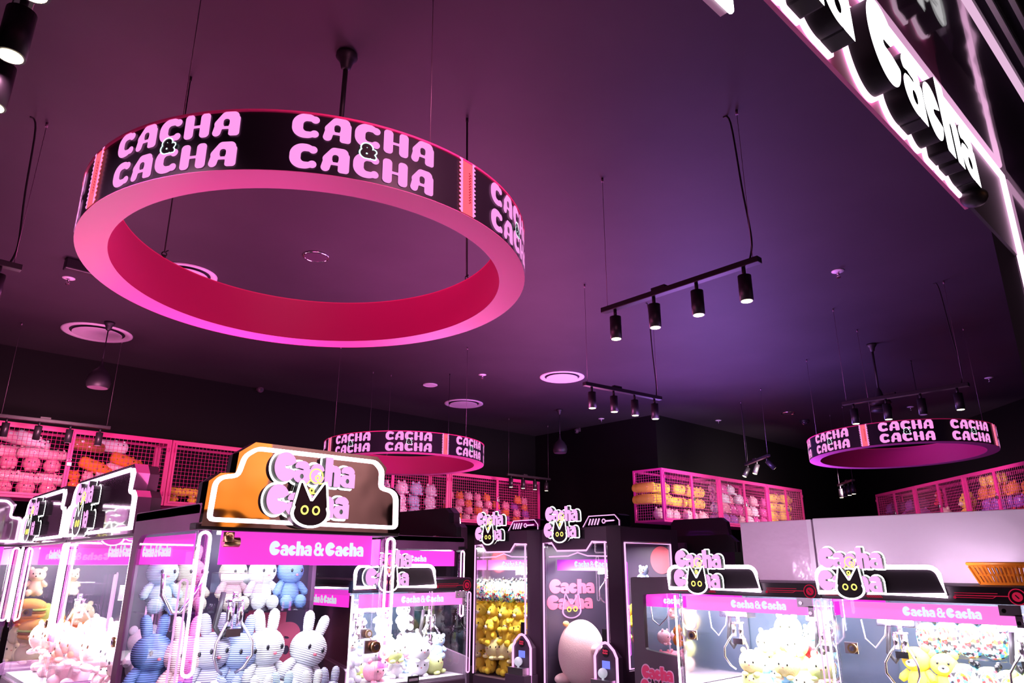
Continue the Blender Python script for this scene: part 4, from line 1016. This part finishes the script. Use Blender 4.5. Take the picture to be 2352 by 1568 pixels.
# ---- glass towers
def tower(label, loc, light, power, backlogo):
    r = thing('tower_claw_machine', label, 'claw machine', loc, -PI/2, 'tall octagon-windowed tower machines')
    W, D, H = .88, .98, 2.0; ch = .07; B = .60
    MB().prism([(0, 0), (W-ch, 0), (W, .10), (W, D), (0, D)], 0, B, plane='xy').obj('base', BLACK, r)
    MB().prism([(0, .01), (W-ch, .01), (W-.002, .11), (W-.002, D), (0, D)], 1.875, H, plane='xy').obj('head_box', BLACK, r)
    nt = MB().prism([(0, 1.875), (.13, 1.875), (.20, 1.80), (.57, 1.80), (.64, 1.875), (W-ch, 1.875), (W-ch, H), (0, H)], -.015, .01).obj('front_fascia', BLACK, r)
    MB().tube([(.02, -.018, .62), (.02, -.018, 1.872), (.13, -.018, 1.872), (.20, -.018, 1.797), (.57, -.018, 1.797), (.64, -.018, 1.872), (W-ch-.02, -.018, 1.872), (W-ch-.02, -.018, .62)], .008, 6).obj('window_neon', NEONP, nt)
    MB().prism([(W-ch-.012, 0), (W-ch, -.012), (W, .10), (W, .14), (W-.02, .14)], B, H, plane='xy').obj('corner_column', BLACK, r)
    MB().box(W-.03, D-.12, B, W, D, H).box(W-.03, .14, B, W, D-.1, .80).obj('rear_column', BLACK, r)
    MB().tube([(W+.002, .15, .82), (W+.002, .15, 1.862), (W+.002, D-.13, 1.862), (W+.002, D-.13, .82)], .008, 6, closed=True).obj('side_window_neon', NEONP, r)
    MB().box(0, 0, B, .012, .012, 1.875).box(.03, .0, B, .036, .006, 1.875).box(.05, .0, B, .054, .006, 1.875).obj('clear_edge_rod', ACRYL, r)
    MB().box(.012, -.004, B, W-ch-.01, .0, 1.86).obj('front_glass', CLEAR, r)
    MB().box(W-.014, .14, .80, W-.010, D-.12, 1.87).obj('side_glass', CLEAR, r)
    lw = MB().box(.0, .015, B, .012, D-.03, 1.875).obj('left_panel', principled('tower_backdrop', (.055, .042, .075), .4) if backlogo else principled('tower_mirror_wall', (.70, .66, .72), .08, 1), r)
    bk = MB().box(.01, D-.03, B, W-.02, D, 1.95).obj('back_panel', principled('tower_backdrop', (.055, .042, .075), .4), r)
    MB().cyl((.70, D-.031, 1.72), (.70, D-.036, 1.72), .13, n=36).cyl((.42, D-.031, .98), (.42, D-.036, .98), .12, n=36).obj('coral_dot', principled('coral_print', (.80, .12, .15), .5), bk)
    if backlogo:
        CP = principled('coral_print_letters', (.90, .13, .22), .5, emit=(.9, .1, .2), es=.12)
        for chh, lx_, lz in LINE1+LINE2:
            me = LM.get('cp'+chh) or sdf_mesh('printed_letter', GL[chh][0], (-.06, .98, -.06, 1.06), .03, 0, .01, [CP, CP]); LM['cp'+chh] = me
            inst('printed_letter', me, lw, (.016, .06+lx_*.215, 1.405+lz*.135), (.215, .19, .135), (0, 0, PI/2))
        me = LM.get('catline') or sdf_mesh('cat_drawing', lambda X, Y: np.abs(f_cat(X, Y))-.028, (.7, 2.2, -1.5, .15), .02, -.02, 0, [NEONP, NEONP]); LM['catline'] = me
        inst('cat_drawing', me, lw, (.022, .06, 1.40), (.215, .2, .16), (0, 0, PI/2))
        inst('cat_drawing_eyes', LM['eyes'], lw, (-.045, .06, 1.40), (.215, .2, .16), (0, 0, PI/2))
    bn = MB().box(.03, .16, 1.62, W-.06, .166, 1.72).obj('banner', BANNER if not backlogo else principled('dim_banner', (.30, .04, .38), .4, emit=(.3, .03, .42), es=.35), r)
    banner_text(bn, 'Cacha & Cacha', .26, .156, 1.65, .058)
    MB().tube([(.03, .05, 1.745), (.3, .03, 1.75), (.42, .03, 1.78), (.54, .03, 1.75), (W-.1, .05, 1.745)], .006, 6).obj('inner_neon', NEONP, r)
    for x, y in ((.52, .45), (.60, .5)) if not backlogo else ((.66, .20), (.72, .34), (.60, .45)):
        MB().tube(loop(x, x+.03, .9 if backlogo else 1.35, 1.70, y), .004, 6, closed=True).obj('light_loop', NEONV if backlogo else NEONP, r)
    MB().box(.05, .02, 1.86, W-.12, .05, 1.87).obj('light_strip', NEONP, r)
    # light boxes on the roof
    for x0, x1 in ((-.01, .22), (.46, .95)):
        bx = MB().prism([(x0+.04, H), (x1, H), (x1, H+.095), (x1-.04, H+.11), (x0+.12, H+.105)] if x0 > .3 else [(x0, H), (x1, H), (x1, H+.09), (x0, H+.10)], .02, .16).obj('roof_light_box', PURPACR, r)
        ln = MB()
        if x0 > .3: ln.tube([(x0+.05, .012, H+.006), (x0+.125, .012, H+.10), (x1-.06, .012, H+.10), (x1-.01, .012, H+.05), (x1-.01, .012, H+.006)], .004, 6)
        for k in range(4): ln.tube([(x0+.12+k*.035, .013, H+.02), (x0+.145+k*.035, .013, H+.075)], .0055, 6)
        if x0 > .3:
            ln.tube([(x0+.30+.018*math.cos(t_), .013, H+.05+.018*math.sin(t_)) for t_ in np.linspace(0, 2*PI, 17)[:-1]], .004, 6, closed=True).tube([(x0+.32, .013, H+.05), (x0+.42, .013, H+.052)], .006, 6)
        ln.obj('light_lines', NEONP, bx)
        MB().box(x0, .015, H-.002, x1, .17, H+.008).obj('box_foot', MATTE, bx)
    tp = MB().box(.10, -.02, 1.90, .55, -.015, 1.98).obj('logo_mount', MATTE, r)
    logo(tp, .115, -.04, 2.065, .137)
    # console with arch light, screen and ball top lever
    cs = MB().box(.70, -.20, 0, .96, -.02, .70).prism([(.71, .70), (.95, .70), (.95, .93), (.83, 1.04), (.71, .93)], -.10, -.03).obj('console', BLACK, r, .004)
    MB().tube([(.71, -.105, .62), (.71, -.105, .93), (.74, -.105, .985), (.80, -.105, 1.035), (.83, -.105, 1.042), (.86, -.105, 1.035), (.92, -.105, .985), (.95, -.105, .93), (.95, -.105, .62)], .011, 8).obj('arch_neon', NEONP, cs)
    MB().cyl((.83, -.102, .965), (.83, -.108, .965), .036, n=24).obj('round_badge', MATTE, cs)
    RB = principled('badge_red', (.75, .05, .12), .4, emit=(.8, .04, .1), es=.4)
    for k, (ln_, zz) in enumerate(((LINE1, .972), (LINE2, .972))):
        for chh, lx_, lz in ln_:
            me = LM.get('bd'+chh) or sdf_mesh('badge_letter', GL[chh][0], (-.06, .98, -.06, 1.06), .05, 0, .01, [RB, RB]); LM['bd'+chh] = me
            inst('badge_letter', me, cs, (.803+lx_*.018, -.110, zz+lz*.018), .018)
    MB().box(.79, -.108, .84, .87, -.10, .90).obj('screen', emis('blue_screen', (.22, .25, .95), 1.1), cs)
    MB().box(.73, -.19, .70, .93, -.09, .76).obj('lever_deck', STEEL, cs)
    MB().cyl((.83, -.15, .76), (.83, -.15, .79), .01).sph((.83, -.15, .81), .04).obj('ball_lever', principled('ball_white', (.85, .9, .95), .25, emit=(.8, .9, 1), es=.35), cs)
    MB().box(W-.16, -.012, .98, W-.10, -.004, 1.14).obj('door_latch', MATTE, r)
    area('cabinet_lamp', (W/2, D*.45, 1.85), W*.6, power*.7, light, (0, 0, 0), sy=D*.5, parent=r)
    area('front_fill', (W/2-.03, .03, 1.60), W*.7, power*.28, light, (math.radians(55), 0, 0), sy=.04, parent=r)  # added frontal fill inside the tower, no fixture
    return r
T1 = tower('right tower claw machine with big printed pink logo and huge round plush', (5.09, 5.035, 0), (1, .86, .95), 40, True)
T2 = tower('left tower claw machine packed with yellow plushes', (5.09, 6.06, 0), (1, .95, .88), 80, False)
claw(T2, .45, .3, 1.60, L=.06, hose=False); claw(T1, .55, .3, 1.62, L=.05, hose=False)
MB().tube([(.74, .2, 1.76), (.76, .2, 1.68), (.74, .2, 1.6), (.77, .2, 1.50), (.79, .2, 1.44)], .005, 6).obj('dangling_wire', STEEL, T2)
p = atx(1300, 1450, 5.36)
BP = thing('giant_plush', 'huge round pale pink plush filling the bottom of the right tower', 'plush toy', (5.335, 4.79, .60))
gm = fabric('fleece_giant', (1, .72, .68))
MB().sph((0, 0, .29), (.215, .22, .29), seg=40, ring=28).obj('body', gm, BP)
MB().sph((-.03, -.22, .34), (.07, .05, .045)).obj('arm', gm, BP)
MB().sph((-.12, .12, .07), (.10, .07, .05)).obj('foot', gm, BP)
MB().sph((-.12, .08, .545), (.04, .02, .025)).obj('tuft', fabric('tuft', (.85, .5, .2)), BP)
fill((5.09, 5.035, 0), -PI/2, [('bear', 'green'), ('bear', 'purple'), ('bear', 'yellow'), ('bear', 'brown'), ('bear', 'light blue')], .30, .80, .60, .84, .95, 3, .17, 'right tower behind divider', sc=.75, group='dim coloured plushes behind the divider', zstep=.15)
fill((5.09, 5.035, 0), -PI/2, [('bear', 'pale blue'), ('bear', 'green')], .56, .82, .60, .78, 1.50, 1, .13, 'right tower top shelf', sc=.6, group='plushes on the right tower shelf')
MB().box(.54, .58, 1.49, .84, .84, 1.496).obj('acrylic_shelf', ACRYL, T1)
MB().box(.10, .30, 1.295, .80, .85, 1.301).obj('acrylic_shelf', ACRYL, T2)
fill((5.09, 6.06, 0), -PI/2, [('cushion', 'patterned')], -.01, .78, .07, .80, 1.302, 1, .145, 'left tower shelf', sc=1.0, group='patterned cushions in the left tower')
fill((5.09, 6.06, 0), -PI/2, [('bear', 'yellow'), ('bear', 'yellow'), ('bear', 'yellow'), ('ball', 'pale yellow')], .01, .80, .07, .72, .61, 5, .19, 'left tower', sc=1.0, group='yellow bears in the left tower', zstep=.135)

# ================================================================== pink storage cages
def wire_grid(mb, o, u, v, nu, nv, r=.0024):
    o, u, v = Vector(o), Vector(u), Vector(v)
    for i in range(1, nu): mb.tube([o+u*(i/nu), o+u*(i/nu)+v], r, 4, sm=False, caps=False)
    for j in range(1, nv): mb.tube([o+v*(j/nv), o+v*(j/nv)+u], r, 4, sm=False, caps=False)
    return mb
def cage(loc, rz, W, label, ends=(0, 0), D=.58, H=.84):
    r = thing('storage_cage', label, 'storage cage', loc, rz, 'pink wire storage cages')
    f = .032
    fr = MB()
    for x in (0, W-f):
        for y in (0, D-f): fr.box(x, y, 0, x+f, y+f, H)
    for z in (0, H-f):
        for y in (0, D-f): fr.box(f, y, z, W-f, y+f, z+f)
        for x in (0, W-f): fr.box(x, f, z, x+f, D-f, z+f)
    fr.obj('frame', PINKM, r)
    hw = (W-2*f)/2
    for k in range(2):
        x0 = f+k*hw; q = .026
        d = MB().box(x0+.002, -.012, f, x0+q, .012, H-f).box(x0+hw-q, -.012, f, x0+hw-.002, .012, H-f).box(x0+q, -.012, f, x0+hw-q, .012, f+q).box(x0+q, -.012, H-f-q, x0+hw-q, .012, H-f).obj('door', PINKM, r)
        iw, ih = hw-2*q, H-2*f-2*q
        wire_grid(MB(), (x0+q, 0, f+q), (iw, 0, 0), (0, 0, ih), int(iw/.046), int(ih/.046)).obj('wire_mesh', PINKM, d)
        hx = x0+.004 if k == 0 else x0+hw-.004
        for z in (.12, H-.16): MB().cyl((hx, -.018, z), (hx, -.018, z+.05), .007, n=8).obj('hinge', PINKM, d)
    for e, x in zip(ends, (0, W)):
        if e: wire_grid(MB(), (x, f, f), (0, D-2*f, 0), (0, 0, H-2*f), int((D-2*f)/.046), int(H/.046)).obj('end_mesh', PINKM, r)
    wire_grid(MB(), (f, f, .01), (W-2*f, 0, 0), (0, D-2*f, 0), int(W/.09), int(D/.046), .0034).obj('floor_mesh', PINKM, r)
    MB().box(f, f, .012, W-f, D-f, .018).obj('floor_sheet', principled('cage_floor_sheet', (.28, .05, .14), .5), r)
    return r
def padlock(loc, rz, label):
    o = thing('padlock', label, 'padlock', loc, rz, 'padlocks on the pink cages')
    MB().box(-.027, -.012, -.05, .027, .012, .0).obj('lock_body', STEEL, o, .004)
    MB().tube([(.02*math.cos(t), 0, .015+.03*math.sin(t)) for t in np.linspace(0, PI, 9)]+[(-.02, 0, -.003)], .004, 8).obj('shackle', CHROME, o)
def stack(M, rz, x0, x1, y0, y1, layers, z0, dz, step, kinds, where, sc, bag, group, tilt=.2, skip=0):
    n = 0
    for L_ in range(layers):
        nx = max(1, int((x1-x0)/step))
        for i in range(nx):
            if skip and L_ == layers-1 and rnd() < skip: continue
            kd, c = kinds[(i*3+L_*5+n) % len(kinds)] if len(kinds) > 1 else kinds[0]; n += 1
            x = x0+(i+.5)*(x1-x0)/nx+(rnd()-.5)*.03; y = .055+.13*sc+.10*rnd()
            p = M@Vector((x, y, z0+L_*dz))
            plush(kd, c, p, rz+(rnd()-.5)*.3, sc*(.94+.12*rnd()), f"{'bagged ' if bag else ''}{c} plush {kd}, {ORD[min(i, 15)]} from left, layer {['one','two','three','four','five','six'][L_]}, {where}", group, bag, (rnd()-.5)*tilt, (rnd()-.5)*tilt)
def cmat(loc, rz): return Matrix.Translation(loc) @ Matrix.Rotation(rz, 4, 'Z')
CL = [(.74, 2.28, 'upper left pink cage, farthest left, with pink and orange plushes'), (3.02, 2.28, 'upper left pink cage partly behind the gold sign, yellow plushes'), (5.30, 2.32, 'pink cage below the ring sign, white and blue bundles'), (7.62, 2.22, 'pink cage right of the one below the ring sign, by the back wall corner')]
for i, (x, w_, l) in enumerate(CL):
    cage((x, 9.80, 2.385), 0, w_-.01, l, ends=(1 if i == 0 else 0, 1 if i == 3 else 0))
    padlock((x+w_/2, 9.775, 2.385+.44), 0, ['open silver padlock on the upper left cage doors', 'padlock on the cage behind the gold sign', 'padlock on the cage with white and blue bundles', 'padlock on the corner cage by the back wall'][i])
A = cmat((.74, 9.80, 2.40), 0)
stack(A, 0, .03, 1.12, .08, .35, 4, .02, .145, .19, [('ball', 'pink'), ('ball', 'pale pink'), ('roll', 'pale pink'), ('ball', 'pink')], 'upper left cage', .85, True, 'pink plushes in the upper left cage')
plush('bear', 'red', A@Vector((.42, .08, .02)), 0, .8, 'red plush low in the upper left cage at the left edge')
stack(A, 0, 1.18, 2.22, .08, .35, 3, .02, .105, .135, [('ball', 'orange'), ('ball', 'pale pink'), ('ball', 'white')], 'upper left cage right half', .60, True, 'orange and pink plush clusters in the upper left cage')
for k, (xx, zz, c, kd, ry) in enumerate(((1.45, .34, 'orange', 'roll', .35), (1.75, .30, 'pale pink', 'roll', .30), (1.80, .44, 'orange', 'roll', .30), (1.35, .60, 'brown', 'roll', .1), (1.62, .62, 'white', 'roll', .05), (2.00, .34, 'white', 'ball', .3), (2.12, .25, 'white', 'ball', .1), (.75, .60, 'white', 'roll', .4), (.60, .62, 'pale pink', 'roll', .2))):
    plush(kd, c, A@Vector((xx, .2+.02*k, zz)), 0, 1.05 if kd == 'roll' else .75, f"{c} {'long' if kd == 'roll' else 'round'} plush lying {['aslant mid height', 'beside the orange one', 'on the pink long one', 'near the top', 'at the very top', 'at the right end', 'low at the right end', 'high in the left half', 'against the left half ceiling'][k]}, upper left cage", 'long plushes across the upper left cage', False, 0, ry)
B_ = cmat((3.02, 9.80, 2.40), 0)
stack(B_, 0, .06, 1.9, .06, .25, 2, .02, .11, .22, [('bear', 'yellow'), ('roll', 'yellow')], 'cage behind gold sign', .70, False, 'yellow plushes in the cage behind the gold sign')
C_ = cmat((5.30, 9.80, 2.40), 0)
stack(C_, 0, .08, 2.24, .08, .3, 3, .02, .19, .30, [('ball', 'white'), ('ball', 'white'), ('ball', 'pale blue')], 'cage below ring sign', 1.0, True, 'white and blue bundles below the ring sign')
D_ = cmat((7.62, 9.80, 2.40), 0)
stack(D_, 0, .04, 1.12, .08, .3, 4, .02, .12, .20, [('ball', 'pink'), ('ball', 'purple'), ('ball', 'pale pink'), ('ball', 'blue'), ('ball', 'orange'), ('ball', 'red')], 'back corner cage', .72, True, 'mixed small plushes in the corner cage')
stack(D_, 0, 1.14, 2.1, .08, .3, 4, .02, .12, .20, [('ball', 'orange'), ('ball', 'purple'), ('ball', 'pink'), ('ball', 'orange'), ('ball', 'purple')], 'back corner cage right half', .72, True, 'orange and purple plushes in the corner cage', skip=.5)
for i, (x, w_, l) in enumerate(((9.54, 1.68, 'middle pink cage at the corner, yellow rolls inside'), (11.22, 1.70, 'middle pink cage with pink striped rolls'), (12.92, 1.47, 'last middle pink cage, ending at the right, yellow and pink'))):
    cage((x, 6.75, 2.34), 0, w_-.01, l, ends=(1 if i == 0 else 0, 1 if i == 2 else 0))
    padlock((x+w_/2, 6.725, 2.34+.42), 0, ['padlock on the corner middle cage', 'padlock on the pink roll cage', 'dark padlock on the last middle cage'][i])
A = cmat((9.54, 6.75, 2.36), 0)
stack(A, 0, .04, 1.62, .04, .25, 1, .02, .12, .26, [('ball', 'pale pink'), ('ball', 'purple'), ('ball', 'cream'), ('ball', 'orange')], 'first middle cage', .95, True, 'wrapped bundles in the corner cage bottom')
stack(A, 0, .04, 1.62, .04, .25, 2, .26, .19, .42, [('roll', 'yellow')], 'first middle cage', 1.15, True, 'yellow rolls in the corner cage', tilt=.06)
plush('roll', 'yellow', A@Vector((.05, .40, .26)), PI/2, 1.15, 'yellow roll lying lengthways at the cage end, lower one', 'yellow rolls at the cage end', True)
plush('roll', 'yellow', A@Vector((.05, .40, .45)), PI/2, 1.15, 'yellow roll lying lengthways at the cage end, upper one', 'yellow rolls at the cage end', True)
A = cmat((11.22, 6.75, 2.36), 0)
stack(A, 0, .04, .84, .05, .25, 1, .02, .1, .26, [('ball', 'purple'), ('ball', 'blue')], 'pink roll cage', .9, True, 'violet bundles in the pink roll cage')
stack(A, 0, .04, .84, .05, .25, 3, .22, .17, .20, [('ball', 'white'), ('ball', 'pink'), ('ball', 'magenta')], 'pink roll cage', .85, True, 'pink and white rolls', tilt=.1)
stack(A, 0, .88, 1.62, .05, .25, 3, .02, .19, .24, [('ball', 'pale pink'), ('ball', 'white'), ('ball', 'magenta')], 'pink cage right half', .9, True, 'pink and white bundles right of the rolls', skip=.3)
A = cmat((12.92, 6.75, 2.36), 0)
stack(A, 0, .04, .36, .05, .25, 3, .02, .19, .24, [('ball', 'magenta')], 'last middle cage', .9, True, 'magenta bundles')
stack(A, 0, .40, 1.40, .05, .25, 4, .02, .17, .40, [('roll', 'yellow')], 'last middle cage', 1.1, True, 'yellow rolls in the last middle cage', tilt=.06)
# right wall cages run obliquely
cdr = Vector((-.7225, -.6914, 0)); crz = math.atan2(cdr.y, cdr.x); c0 = Vector((16.43, 6.09, 2.34))
for i in range(3):
    q = c0+cdr*(i*1.74)
    cage(q, crz, 1.73, ['right wall pink cage, farthest, dark purple bags', 'right wall pink cage with a big yellow plush', 'right wall pink cage nearest the right edge'][i], ends=(1 if i == 0 else 0, 0), H=.83)
    M_ = cmat(q, crz)
    padlock(M_@Vector((.865, -.025, .40)), crz, ['padlock on the farthest right wall cage', 'padlock beside the big yellow plush', 'padlock on the nearest right wall cage'][i])
M_ = cmat(c0, crz)
stack(M_, crz, .05, 1.68, .06, .3, 3, .02, .2, .27, [('ball', 'dark purple'), ('ball', 'purple'), ('ball', 'dark purple')], 'farthest right cage', 1.0, True, 'dark purple bags')
M_ = cmat(c0+cdr*1.74, crz)
plush('bear', 'yellow', M_@Vector((1.25, .28, .02)), crz, 2.1, 'big yellow plush filling the middle right wall cage')
plush('bear', 'cream', M_@Vector((.55, .24, .02)), crz, 1.4, 'cream plush left of the big yellow one', None, True)
plush('bear', 'red', M_@Vector((.36, .26, .44)), crz, 1.0, 'red and pink bagged plush above the cream one', None, True)
M_ = cmat(c0+cdr*3.48, crz)
stack(M_, crz, .05, 1.68, .06, .28, 3, .02, .19, .26, [('ball', 'red'), ('ball', 'purple'), ('ball', 'orange'), ('ball', 'purple')], 'nearest right cage', 1.0, True, 'red and purple bags')
stack(M_, crz, .05, .85, .06, .25, 1, .60, .1, .20, [('cushion', 'yellow')], 'nearest right cage', .9, True, 'yellow bags at the top')
